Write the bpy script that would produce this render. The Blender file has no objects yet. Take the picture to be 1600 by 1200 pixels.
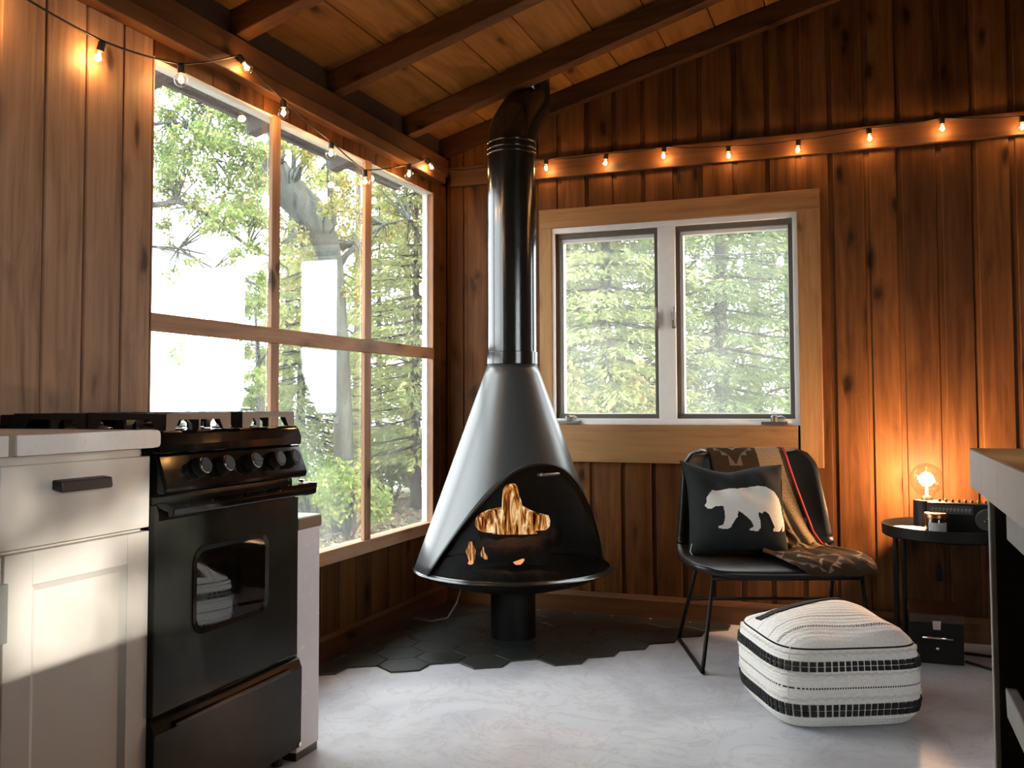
import bpy, bmesh, math, random
import numpy as np
from mathutils import Vector, Matrix

random.seed(7)
RNG = np.random.default_rng(11)
SC = bpy.context.scene
COL = SC.collection
PI = math.pi

# ------------------------------------------------------------------ camera
HC = 0.96
YAW, PITCH, ROLL = math.radians(20.5186), math.radians(2.61905), math.radians(-0.19174)


def cam_rows():
    cy, sy = math.cos(YAW), math.sin(YAW)
    A = np.array([[1, 0, 0], [0, 0, -1], [0, 1, 0.0]])
    Rz = np.array([[cy, sy, 0], [-sy, cy, 0], [0, 0, 1]])
    cp, sp = math.cos(PITCH), math.sin(PITCH)
    Rx = np.array([[1, 0, 0], [0, cp, sp], [0, -sp, cp]])
    cr, sr = math.cos(ROLL), math.sin(ROLL)
    Rr = np.array([[cr, -sr, 0], [sr, cr, 0], [0, 0, 1]])
    return Rr @ Rx @ A @ Rz


M = cam_rows()
cd = bpy.data.cameras.new('camera')
cam = bpy.data.objects.new('camera', cd)
COL.objects.link(cam)
right, up, fwd = M[0], -M[1], M[2]
cam.matrix_world = Matrix(((right[0], up[0], -fwd[0], 0), (right[1], up[1], -fwd[1], 0),
                           (right[2], up[2], -fwd[2], HC), (0, 0, 0, 1)))
cd.sensor_width = 36
cd.lens = 36 * 1465.24 / 1600
cd.shift_y = -36.43 / 1600
cd.clip_start = 0.02
SC.camera = cam

# ------------------------------------------------------------------ world, sun, exposure
SKY = 8.5
w = bpy.data.worlds.new('sky')
SC.world = w
w.use_nodes = True
bg = w.node_tree.nodes['Background']
bg.inputs[0].default_value = (0.93, 0.965, 1.0, 1)
bg.inputs[1].default_value = SKY
sd = bpy.data.lights.new('sun', 'SUN')
sun = bpy.data.objects.new('sun', sd)
COL.objects.link(sun)
SUN_EL, SUN_AZ = math.radians(15.0), math.radians(10.0)
sdir = Vector((-math.cos(SUN_EL) * math.cos(SUN_AZ), math.cos(SUN_EL) * math.sin(SUN_AZ), -math.sin(SUN_EL)))
sun.rotation_euler = sdir.to_track_quat('-Z', 'Y').to_euler()
sd.energy = 6.0
sd.angle = math.radians(0.7)
sd.color = (1.0, 0.92, 0.83)
SC.view_settings.view_transform = 'Standard'
SC.view_settings.look = 'None'
SC.view_settings.exposure = 0.3
SC.view_settings.gamma = 1.0
SC.view_settings.use_curve_mapping = False

# ------------------------------------------------------------------ materials
MATS = {}


class NT:
    """A small wrapper that makes node graphs short to write."""

    def __init__(self, name):
        self.m = bpy.data.materials.new(name)
        self.m.use_nodes = True
        self.t = self.m.node_tree
        self.t.nodes.clear()
        self.out = self.n('ShaderNodeOutputMaterial')

    def n(self, typ, **kw):
        nd = self.t.nodes.new(typ)
        for k, v in kw.items():
            setattr(nd, k, v)
        return nd

    def put(self, sock, v):
        if v is None:
            return
        if isinstance(v, bpy.types.NodeSocket):
            self.t.links.new(v, sock)
        elif isinstance(v, (tuple, list)) and len(v) == 3 and sock.type == 'RGBA':
            sock.default_value = (*v, 1)
        else:
            sock.default_value = v

    def math(self, op, a, b=None, c=None, clamp=False):
        nd = self.n('ShaderNodeMath', operation=op)
        nd.use_clamp = clamp
        for i, v in enumerate((a, b, c)):
            if v is not None:
                self.put(nd.inputs[i], v)
        return nd.outputs[0]

    def vmath(self, op, a, b):
        nd = self.n('ShaderNodeVectorMath', operation=op)
        self.put(nd.inputs[0], a)
        self.put(nd.inputs[1], b)
        return nd.outputs[0]

    def coord(self, kind='Object', scale=(1, 1, 1), rand=0.0):
        tc = self.n('ShaderNodeTexCoord').outputs[kind]
        if rand:
            oi = self.n('ShaderNodeObjectInfo').outputs['Random']
            cm = self.n('ShaderNodeCombineXYZ')
            self.put(cm.inputs[0], self.math('MULTIPLY', oi, rand))
            self.put(cm.inputs[1], self.math('MULTIPLY', oi, rand * 1.7))
            self.put(cm.inputs[2], self.math('MULTIPLY', oi, rand * 2.3))
            tc = self.vmath('ADD', tc, cm.outputs[0])
        return self.vmath('MULTIPLY', tc, scale)

    def noise(self, vec, scale=1.0, detail=4.0, rough=0.55, dist=0.0, out='Fac'):
        nd = self.n('ShaderNodeTexNoise')
        self.put(nd.inputs['Vector'], vec)
        for k, v in (('Scale', scale), ('Detail', detail), ('Roughness', rough), ('Distortion', dist)):
            self.put(nd.inputs[k], v)
        return nd.outputs[out]

    def ramp(self, fac, stops, interp='LINEAR'):
        nd = self.n('ShaderNodeValToRGB')
        nd.color_ramp.interpolation = interp
        el = nd.color_ramp.elements
        while len(el) < len(stops):
            el.new(0.5)
        while len(el) > len(stops):
            el.remove(el[-1])
        for e, (p, c) in zip(el, stops):
            e.position = p
            if not isinstance(c, (tuple, list)):
                c = (c, c, c)
            e.color = (*c, 1)
        self.put(nd.inputs[0], fac)
        return nd.outputs[0]

    def mix(self, fac, a, b, blend='MIX'):
        nd = self.n('ShaderNodeMixRGB', blend_type=blend)
        self.put(nd.inputs[0], fac)
        self.put(nd.inputs[1], a)
        self.put(nd.inputs[2], b)
        return nd.outputs[0]

    def bump(self, h, strength=0.3, dist=0.01):
        nd = self.n('ShaderNodeBump')
        self.put(nd.inputs['Height'], h)
        nd.inputs['Strength'].default_value = strength
        nd.inputs['Distance'].default_value = dist
        return nd.outputs[0]

    def bsdf(self, color, rough=0.5, metal=0.0, normal=None, spec=0.5, **kw):
        nd = self.n('ShaderNodeBsdfPrincipled')
        self.put(nd.inputs['Base Color'], color)
        self.put(nd.inputs['Roughness'], rough)
        self.put(nd.inputs['Metallic'], metal)
        self.put(nd.inputs['Specular IOR Level'], spec)
        if normal is not None:
            self.put(nd.inputs['Normal'], normal)
        for k, v in kw.items():
            self.put(nd.inputs[k.replace('_', ' ')], v)
        return nd.outputs[0]

    def done(self, surf):
        self.t.links.new(surf, self.out.inputs[0])
        return self.m


def plain(name, color, rough=0.5, metal=0.0, spec=0.5, var=0.08, scale=30.0, bump=0.0):
    t = NT(name)
    nz = t.noise(t.coord(), scale, 3)
    lo = tuple(c * (1 - var) for c in color)
    hi = tuple(min(1, c * (1 + var)) for c in color)
    col = t.ramp(nz, [(0.3, lo), (0.7, hi)])
    r = t.math('ADD', t.math('MULTIPLY', t.math('SUBTRACT', nz, 0.5), 0.15), rough, clamp=True)
    return t.done(t.bsdf(col, r, metal, t.bump(nz, bump, 0.002) if bump else None, spec))


def wood(name, dark, mid, light, axis='z', knots=0.5, rough=0.55, vary=0.25, spec=0.35, fine=1.0):
    """Boards: streaks along the grain, knots with dark hearts, each board a tone of its own."""
    t = NT(name)
    ax = 'xyz'.index(axis)
    sc = [9.0 * fine] * 3
    sc[ax] = 0.55
    sk = [62.0 * fine] * 3
    sk[ax] = 2.2
    v1 = t.coord('Object', tuple(sc), rand=37.0)
    wv1 = [2.2] * 3
    bend = t.noise(t.coord('Object', tuple(wv1), rand=11.0), 1.0, 2, 0.5, 0, 'Color')
    v1 = t.vmath('ADD', v1, t.vmath('MULTIPLY', bend, (1.1, 1.1, 1.1)))
    v2 = t.coord('Object', tuple(sk), rand=19.0)
    a = t.noise(v1, 1.0, 5, 0.6, 0.9)
    b = t.noise(v2, 1.0, 3, 0.55, 0.2)
    g = t.math('ADD', t.math('MULTIPLY', a, 0.65), t.math('MULTIPLY', b, 0.35))
    col = t.ramp(g, [(0.30, dark), (0.5, mid), (0.72, light)])
    h = g
    if knots:
        kk = [11.0] * 3
        kk[ax] = 5.0
        vk = t.coord('Object', tuple(kk), rand=53.0)
        warp = t.noise(vk, 1.5, 2, 0.5, 0, 'Color')
        vk = t.vmath('ADD', vk, t.vmath('MULTIPLY', warp, (0.5, 0.5, 0.5)))
        vo = t.n('ShaderNodeTexVoronoi')
        vo.voronoi_dimensions = '3D'
        t.put(vo.inputs['Vector'], vk)
        vo.inputs['Scale'].default_value = 1.0
        d = vo.outputs['Distance']
        cell = t.n('ShaderNodeSeparateColor')
        t.put(cell.inputs[0], vo.outputs['Color'])
        has = t.math('GREATER_THAN', cell.outputs[0], 1 - knots)
        heart = t.math('MULTIPLY', t.ramp(d, [(0.10, 1.0), (0.24, 0.0)]), has)
        halo = t.math('MULTIPLY', t.ramp(d, [(0.12, 0.65), (0.45, 0.0)]), has)
        col = t.mix(halo, col, dark)
        col = t.mix(t.math('MULTIPLY', heart, 0.85), col, tuple(c * 0.25 for c in dark))
        h = t.math('SUBTRACT', g, t.math('MULTIPLY', heart, 0.5))
    oi = t.n('ShaderNodeObjectInfo').outputs['Random']
    k = t.math('ADD', t.math('MULTIPLY', oi, 2 * vary), 1 - vary)
    hs = t.n('ShaderNodeHueSaturation')
    t.put(hs.inputs['Value'], k)
    t.put(hs.inputs['Color'], col)
    r = t.math('ADD', rough - 0.08, t.math('MULTIPLY', b, 0.2))
    return t.done(t.bsdf(hs.outputs[0], r, 0, t.bump(h, 0.25, 0.004), spec))


# stained pine of the walls, paler timber of the frames, old roof deck
W = MATS
W['wall_z'] = wood('pine_wall', (0.034, 0.0118, 0.0030), (0.098, 0.0375, 0.0100), (0.165, 0.069, 0.021), 'z', 0.45, spec=0.15)
W['kitchen_z'] = wood('pine_wall_daylit', (0.13, 0.064, 0.034), (0.33, 0.19, 0.112), (0.45, 0.28, 0.175), 'z', 0.45)  # wall pine made paler, the daylight on it put into the colour
W['trim_x'] = wood('pine_trim_across', (0.045, 0.016, 0.005), (0.11, 0.042, 0.012), (0.17, 0.07, 0.022), 'x', 0.25)
W['trim_y'] = wood('pine_trim_along', (0.045, 0.016, 0.005), (0.10, 0.038, 0.011), (0.16, 0.066, 0.021), 'y', 0.3)
W['frame_z'] = wood('window_stud_wood', (0.18, 0.085, 0.045), (0.42, 0.23, 0.13), (0.55, 0.33, 0.20), 'z', 0.2)
W['frame_y'] = wood('window_rail_wood', (0.18, 0.085, 0.045), (0.42, 0.23, 0.13), (0.55, 0.33, 0.20), 'y', 0.3)
W['case_x'] = wood('pale_pine_across', (0.17, 0.074, 0.024), (0.30, 0.150, 0.052), (0.38, 0.205, 0.080), 'x', 0.18, vary=0.08)
W['case_z'] = wood('pale_pine_upright', (0.20, 0.09, 0.03), (0.34, 0.18, 0.066), (0.43, 0.245, 0.10), 'z', 0.12, vary=0.08)
W['deck_y'] = wood('roof_deck', (0.085, 0.034, 0.008), (0.18, 0.080, 0.019), (0.26, 0.125, 0.034), 'y', 0.35, rough=0.7, spec=0.12, vary=0.18)
W['rafter_x'] = wood('rafter_wood', (0.028, 0.011, 0.004), (0.068, 0.028, 0.010), (0.11, 0.048, 0.018), 'x', 0.3, rough=0.7, spec=0.12)
W['eave'] = wood('weathered_eave', (0.085, 0.070, 0.070), (0.13, 0.11, 0.108), (0.18, 0.15, 0.145), 'y', 0.1, rough=0.8, vary=0.1)
W['block_y'] = wood('butcher_block_lit', (0.66, 0.62, 0.58), (0.76, 0.73, 0.70), (0.83, 0.81, 0.78), 'y', 0.0, rough=0.45, vary=0.05)  # edge blocks whitened: window light on that side put into the colour
W['block_top'] = wood('butcher_block_top', (0.28, 0.13, 0.05), (0.42, 0.22, 0.09), (0.5, 0.28, 0.12), 'y', 0.0, rough=0.45)
W['backing'] = plain('wall_backing', (0.035, 0.016, 0.008), 0.9)
W['white_paint'] = plain('white_paint', (0.78, 0.77, 0.75), 0.35, var=0.03)
W['cream_paint'] = plain('cabinet_paint', (0.64, 0.595, 0.545), 0.35, var=0.02, scale=8)
W['counter'] = plain('white_laminate', (0.78, 0.76, 0.74), 0.3, var=0.03, scale=60)
W['counter_gap'] = plain('counter_joint_fill', (0.36, 0.28, 0.20), 0.5)  # brown fill for the gap between the two slabs
W['brown_edge'] = plain('brown_edge_band', (0.13, 0.08, 0.05), 0.5)
W['appliance_white'] = plain('white_enamel', (0.76, 0.80, 0.88), 0.25, var=0.02)
W['black_matte'] = plain('black_matte_metal', (0.006, 0.006, 0.006), 0.5, spec=0.22, bump=0.05, scale=200)
W['black_handle'] = plain('black_handle_metal', (0.014, 0.013, 0.012), 0.45)
W['stove_body'] = plain('stove_paint', (0.040, 0.044, 0.046), 0.33, spec=0.75, var=0.05, scale=90, bump=0.03)
W['pipe'] = plain('flue_enamel', (0.010, 0.011, 0.010), 0.17, spec=0.75, var=0.05)
W['enamel'] = plain('black_enamel', (0.007, 0.007, 0.007), 0.08, spec=0.28, var=0.03)
W['enamel_soft'] = plain('dusty_black_enamel', (0.022, 0.023, 0.019), 0.10, spec=0.13, var=0.2, scale=6)
W['oven_glass'] = plain('oven_window_glass', (0.004, 0.004, 0.004), 0.03, spec=1.0, var=0.01)
W['iron'] = plain('cast_iron', (0.014, 0.014, 0.014), 0.38, spec=0.6, bump=0.1, scale=150)
W['chrome'] = plain('chrome', (0.80, 0.79, 0.77), 0.18, 1.0, var=0.02)
W['pewter'] = plain('grey_latch_metal', (0.22, 0.20, 0.17), 0.4, 0.9)
W['sash_grey'] = plain('grey_brown_gasket', (0.095, 0.085, 0.068), 0.6)
W['leather'] = plain('black_leather', (0.008, 0.0075, 0.0075), 0.40, spec=0.35, bump=0.15, scale=160, var=0.2)
W['plastic'] = plain('black_plastic', (0.007, 0.007, 0.007), 0.5, spec=0.25)
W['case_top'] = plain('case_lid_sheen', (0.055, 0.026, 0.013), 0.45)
W['grey_paint'] = plain('grey_painted_wood', (0.36, 0.37, 0.345), 0.55, var=0.08)
W['dark_inside'] = plain('dark_recess_wood', (0.012, 0.011, 0.010), 0.7)  # near-black: the shade of the open interior put into the colour
W['disc_white'] = plain('white_ceramic', (0.82, 0.76, 0.68), 0.4)
W['label_paper'] = plain('label_paper', (0.45, 0.44, 0.42), 0.7)
W['lid_copper'] = plain('copper_lid', (0.32, 0.17, 0.08), 0.3, 0.9)
W['amber'] = plain('amber_wax_jar', (0.05, 0.018, 0.006), 0.1, spec=0.8)
W['dial'] = plain('dial_grey', (0.045, 0.045, 0.042), 0.35)
W['print_grey'] = plain('dial_print', (0.40, 0.38, 0.33), 0.5)
W['rubber'] = plain('black_cable', (0.012, 0.012, 0.012), 0.5)
W['grey_cable'] = plain('grey_cable', (0.12, 0.12, 0.12), 0.5)
W['red_binding'] = plain('red_blanket_binding', (0.30, 0.02, 0.03), 0.8)
W['bear_white'] = plain('white_felt', (0.74, 0.71, 0.66), 0.9, var=0.06, scale=220, bump=0.4)
W['ash'] = plain('ash_bed', (0.008, 0.0075, 0.007), 0.95, spec=0.1, scale=60, bump=0.6, var=0.4)
W['bulb_frosted'] = plain('frosted_bulb', (0.30, 0.31, 0.30), 0.2)


def m_marble():
    t = NT('white_marble_vinyl')
    v = t.n('ShaderNodeNewGeometry').outputs['Position']
    big = t.noise(v, 2.2, 6, 0.6, 1.2)
    vein = t.noise(v, 3.4, 8, 0.62, 2.2)
    ln = t.math('ABSOLUTE', t.math('SUBTRACT', vein, 0.5))
    col = t.ramp(big, [(0.32, (0.46, 0.47, 0.515)), (0.52, (0.585, 0.60, 0.645)), (0.7, (0.655, 0.67, 0.70))])
    col = t.mix(t.ramp(ln, [(0.0, 0.42), (0.03, 0.0)]), col, (0.40, 0.37, 0.36))
    oi = t.n('ShaderNodeObjectInfo').outputs['Random']
    col = t.mix(t.math('MULTIPLY', oi, 0.05), col, (0.48, 0.47, 0.47))
    return t.done(t.bsdf(col, t.math('ADD', 0.34, t.math('MULTIPLY', big, 0.2)), 0, t.bump(big, 0.05, 0.003), 0.45))


def m_slate():
    t = NT('black_slate_tile')
    v = t.coord('Object', (1, 1, 1), rand=23.0)
    a = t.noise(v, 9, 6, 0.6, 0.5)
    col = t.ramp(a, [(0.3, (0.018, 0.021, 0.020)), (0.7, (0.040, 0.046, 0.043))])
    return t.done(t.bsdf(col, t.math('ADD', 0.22, t.math('MULTIPLY', a, 0.25)), 0, t.bump(a, 0.3, 0.003), 0.6))


def m_pane(name, haze=0.05):
    """Window glass: it lets light straight through, mirrors at a glance, and carries a pale veil mixed in for bright haze."""
    t = NT(name)
    tr = t.n('ShaderNodeBsdfTransparent')
    tr.inputs[0].default_value = (0.96, 0.98, 0.97, 1)
    gl = t.n('ShaderNodeBsdfGlossy')
    gl.inputs['Roughness'].default_value = 0.0
    lw = t.n('ShaderNodeLayerWeight')
    lw.inputs[0].default_value = 0.5
    fr = t.math('ADD', 0.075, t.math('MULTIPLY', t.math('POWER', lw.outputs['Facing'], 4.0), 0.9))
    veil = t.n('ShaderNodeBsdfTranslucent')
    veil.inputs[0].default_value = (0.93, 0.94, 0.88, 1)
    nz = t.noise(t.coord(), 3.0, 4)
    m0 = t.n('ShaderNodeMixShader')
    t.put(m0.inputs[0], t.math('MULTIPLY', nz, haze * 2))
    t.put(m0.inputs[1], tr.outputs[0])
    t.put(m0.inputs[2], veil.outputs[0])
    mx = t.n('ShaderNodeMixShader')
    t.put(mx.inputs[0], fr)
    t.put(mx.inputs[1], m0.outputs[0])
    t.put(mx.inputs[2], gl.outputs[0])
    return t.done(mx.outputs[0])


def m_bulb():
    t = NT('bulb_glass')
    tr = t.n('ShaderNodeBsdfTransparent')
    tr.inputs[0].default_value = (1, 0.97, 0.93, 1)
    gl = t.n('ShaderNodeBsdfGlossy')
    gl.inputs['Roughness'].default_value = 0.02
    lw = t.n('ShaderNodeLayerWeight')
    lw.inputs[0].default_value = 0.22
    mx = t.n('ShaderNodeMixShader')
    t.put(mx.inputs[0], t.math('ADD', t.math('MULTIPLY', t.math('POWER', lw.outputs['Facing'], 1.5), 0.85), 0.05))
    t.put(mx.inputs[1], tr.outputs[0])
    t.put(mx.inputs[2], gl.outputs[0])
    return t.done(mx.outputs[0])


def m_glow(name, color, strength):
    t = NT(name)
    e = t.n('ShaderNodeEmission')
    e.inputs[0].default_value = (*color, 1)
    e.inputs[1].default_value = strength
    return t.done(e.outputs[0])


def m_screen():
    t = NT('fine_spark_mesh')
    tr = t.n('ShaderNodeBsdfTransparent')
    d = t.bsdf((0.004, 0.004, 0.004), 0.7, 0.0, None, 0.12)
    wv = t.noise(t.coord(), 40.0, 3)
    mx = t.n('ShaderNodeMixShader')
    t.put(mx.inputs[0], t.math('ADD', 0.42, t.math('MULTIPLY', wv, 0.14)))
    t.put(mx.inputs[1], tr.outputs[0])
    t.put(mx.inputs[2], d)
    return t.done(mx.outputs[0])


def m_flame():
    t = NT('flame')
    v = t.coord('Object', (48, 48, 7))
    a = t.noise(v, 1.0, 4, 0.65, 1.4)
    col = t.ramp(a, [(0.36, (0.10, 0.012, 0.001)), (0.46, (0.62, 0.17, 0.02)), (0.56, (1.0, 0.52, 0.16)), (0.66, (1.0, 0.85, 0.55))])
    e = t.n('ShaderNodeEmission')
    t.put(e.inputs[0], col)
    t.put(e.inputs[1], t.ramp(a, [(0.36, 0.25), (0.64, 1.0)]))
    k = t.math('MULTIPLY', t.ramp(a, [(0.34, 0.15), (0.66, 1.0)]), 1.5)
    t.put(e.inputs[1], k)
    return t.done(e.outputs[0])


def m_leaf(name, cols, rough=0.6, trans=0.45):
    t = NT(name)
    g = t.n('ShaderNodeNewGeometry').outputs['Random Per Island']
    n = len(cols)
    col = t.ramp(g, [(i / (n - 1), c) for i, c in enumerate(cols)])
    d = t.n('ShaderNodeBsdfDiffuse')
    t.put(d.inputs[0], col)
    tl = t.n('ShaderNodeBsdfTranslucent')
    t.put(tl.inputs[0], col)
    mx = t.n('ShaderNodeMixShader')
    mx.inputs[0].default_value = trans
    t.put(mx.inputs[1], d.outputs[0])
    t.put(mx.inputs[2], tl.outputs[0])
    return t.done(mx.outputs[0])


def m_bark(name, dark, light):
    t = NT(name)
    a = t.noise(t.coord('Object', (14, 14, 3)), 1.0, 6, 0.65, 0.8)
    col = t.ramp(a, [(0.32, dark), (0.68, light)])
    return t.done(t.bsdf(col, 0.9, 0, t.bump(a, 1.0, 0.03), 0.2))


def m_ground():
    t = NT('leaf_litter_ground')
    v = t.coord('Object', (1, 1, 1))
    a = t.noise(v, 7, 8, 0.7, 0.6)
    b = t.noise(v, 0.7, 3)
    col = t.ramp(a, [(0.3, (0.09, 0.075, 0.062)), (0.5, (0.20, 0.17, 0.145)), (0.7, (0.34, 0.31, 0.28))])
    col = t.mix(t.ramp(b, [(0.5, 0.0), (0.62, 0.4)]), col, (0.13, 0.17, 0.05))
    return t.done(t.bsdf(col, 0.95, 0, t.bump(a, 1.0, 0.05), 0.1))


def m_pouf():
    """Cream woven cotton with fine dotted lines and wavy stripes; the heavy black bands are geometry."""
    t = NT('pouf_weave')
    tc = t.n('ShaderNodeTexCoord').outputs['Object']
    s = t.n('ShaderNodeSeparateXYZ')
    t.put(s.inputs[0], tc)
    x, y, z = s.outputs
    run = t.math('ADD', x, t.math('MULTIPLY', y, 1.0))
    dash = t.math('GREATER_THAN', t.math('FRACT', t.math('MULTIPLY', run, 130.0)), 0.35)
    top = t.math('GREATER_THAN', z, 0.243)

    def line(c, at, wd):
        return t.math('LESS_THAN', t.math('ABSOLUTE', t.math('SUBTRACT', c, at)), wd)
    side = t.math('MAXIMUM', t.math('MULTIPLY', line(z, 0.128, 0.0023), dash), line(z, 0.238, 0.0023))
    wavy = t.math('ADD', y, t.math('MULTIPLY', t.math('SINE', t.math('MULTIPLY', x, 17.0)), 0.012))
    chk = t.n('ShaderNodeTexChecker')
    t.put(chk.inputs['Vector'], tc)
    chk.inputs['Scale'].default_value = 230
    tl = t.math('MULTIPLY', line(wavy, -0.135, 0.007), chk.outputs['Fac'])
    for at in (-0.075, 0.02, 0.125):
        tl = t.math('MAXIMUM', tl, t.math('MULTIPLY', line(wavy, at, 0.002), dash))
    side = t.math('MULTIPLY', side, t.math('SUBTRACT', 1.0, top))
    tl = t.math('MULTIPLY', tl, top)
    k = t.math('MAXIMUM', side, tl)
    wv = t.noise(t.coord('Object', (140, 140, 260)), 1.0, 2)
    base = t.ramp(wv, [(0.3, (0.74, 0.715, 0.675)), (0.7, (0.88, 0.865, 0.83))])
    col = t.mix(k, base, (0.022, 0.020, 0.022))
    rib = t.math('SINE', t.math('MULTIPLY', z, 620.0))
    ribt = t.math('SINE', t.math('MULTIPLY', wavy, 330.0))
    h = t.math('ADD', wv, t.math('MULTIPLY', t.mix(top, rib, ribt), 0.25))
    return t.done(t.bsdf(col, 0.95, 0, t.bump(h, 0.6, 0.004), 0.1))


def m_blanket():
    """Woven blanket: brown ground, tan bands and stepped diamonds, laid out in its own u, v."""
    t = NT('patterned_blanket')
    uv = t.n('ShaderNodeTexCoord').outputs['UV']
    s = t.n('ShaderNodeSeparateXYZ')
    t.put(s.inputs[0], uv)
    u, v = s.outputs[0], s.outputs[1]
    p = t.math('PINGPONG', t.math('MULTIPLY', v, 6.0), 1.0)
    q = t.math('PINGPONG', t.math('MULTIPLY', t.math('ADD', u, 0.1), 2.4), 1.0)
    dm = t.math('ADD', t.math('SNAP', p, 0.2), t.math('SNAP', q, 0.2))
    pq = t.math('ADD', p, q)
    ln = t.math('MULTIPLY', t.math('GREATER_THAN', dm, 0.95), t.math('LESS_THAN', pq, 1.22))
    ln2 = t.math('MULTIPLY', t.math('GREATER_THAN', pq, 1.62), t.math('LESS_THAN', pq, 1.72))
    nz = t.noise(t.coord('UV', (90, 260, 1)), 1.0, 3)
    ground = t.ramp(nz, [(0.35, (0.026, 0.017, 0.010)), (0.65, (0.060, 0.040, 0.022))])
    col = t.mix(ln, ground, (0.16, 0.12, 0.10))
    col = t.mix(ln2, col, (0.26, 0.20, 0.15))
    tan = t.ramp(nz, [(0.35, (0.15, 0.105, 0.055)), (0.65, (0.36, 0.27, 0.17))])
    band = t.math('MULTIPLY', t.math('MULTIPLY', t.math('GREATER_THAN', u, 0.62), t.math('LESS_THAN', u, 0.93)), t.math('LESS_THAN', v, 0.60))
    col = t.mix(band, col, tan)
    
    return t.done(t.bsdf(col, 0.95, 0, t.bump(nz, 0.7, 0.004), 0.1))


def m_fabric(name, dark, light):
    t = NT(name)
    a = t.noise(t.coord(), 320, 2)
    b = t.noise(t.coord(), 9, 4)
    g = t.math('ADD', t.math('MULTIPLY', a, 0.5), t.math('MULTIPLY', b, 0.5))
    return t.done(t.bsdf(t.ramp(g, [(0.35, dark), (0.65, light)]), 0.9, 0, t.bump(a, 0.4, 0.002), 0.15))


W['marble'] = m_marble()
W['slate'] = m_slate()
W['pane'] = m_pane('clear_pane', 0.02)
W['pane_hazy'] = m_pane('hazy_pane', 0.055)  # casement glass with a stronger haze veil mixed in
W['bulb'] = m_bulb()
W['filament'] = m_glow('hot_filament', (1.0, 0.62, 0.26), 60)
W['lamp_core'] = m_glow('lamp_core', (1.0, 0.80, 0.52), 45)
W['screen'] = m_screen()
W['flame'] = m_flame()
W['ember'] = m_glow('ember', (1.0, 0.36, 0.16), 1.6)
W['pouf'] = m_pouf()
W['band'] = plain('black_tufts', (0.020, 0.019, 0.021), 0.95, scale=200, bump=0.8)
W['braid'] = plain('cream_braid', (0.72, 0.69, 0.64), 0.95, scale=300, bump=0.6)
W['blanket'] = m_blanket()
W['pillow'] = m_fabric('dark_slate_cotton', (0.016, 0.018, 0.018), (0.028, 0.031, 0.031))
W['bark_grey'] = m_bark('grey_bark', (0.012, 0.014, 0.012), (0.095, 0.105, 0.092))
W['bark_brown'] = m_bark('brown_bark', (0.02, 0.017, 0.014), (0.075, 0.064, 0.055))
W['bark_log'] = m_bark('charred_log_bark', (0.008, 0.006, 0.005), (0.035, 0.025, 0.018))
W['leaf_lime'] = m_leaf('lime_leaves', [(0.11, 0.19, 0.05), (0.18, 0.27, 0.075), (0.28, 0.34, 0.11), (0.37, 0.35, 0.14)])
W['leaf_mid'] = m_leaf('green_leaves', [(0.07, 0.13, 0.03), (0.13, 0.20, 0.05), (0.20, 0.26, 0.07)])
W['leaf_gold'] = m_leaf('turning_leaves', [(0.15, 0.21, 0.06), (0.28, 0.31, 0.10), (0.42, 0.38, 0.14), (0.46, 0.34, 0.13)])
W['needle'] = m_leaf('spruce_needles', [(0.10, 0.155, 0.07), (0.17, 0.23, 0.10), (0.27, 0.31, 0.13)], trans=0.3)
W['needle_pale'] = m_leaf('pale_spruce_needles', [(0.17, 0.23, 0.09), (0.30, 0.35, 0.14), (0.46, 0.45, 0.20)], trans=0.35)
W['litter'] = m_leaf('fallen_leaf_colours', [(0.09, 0.065, 0.045), (0.17, 0.14, 0.10), (0.28, 0.25, 0.19), (0.13, 0.16, 0.06)], trans=0.1)
W['ground'] = m_ground()

# ------------------------------------------------------------------ mesh helpers


def wmat(o):
    m = o.matrix_basis.copy()
    while o.parent:
        o = o.parent
        m = o.matrix_basis @ m
    return m


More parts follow.
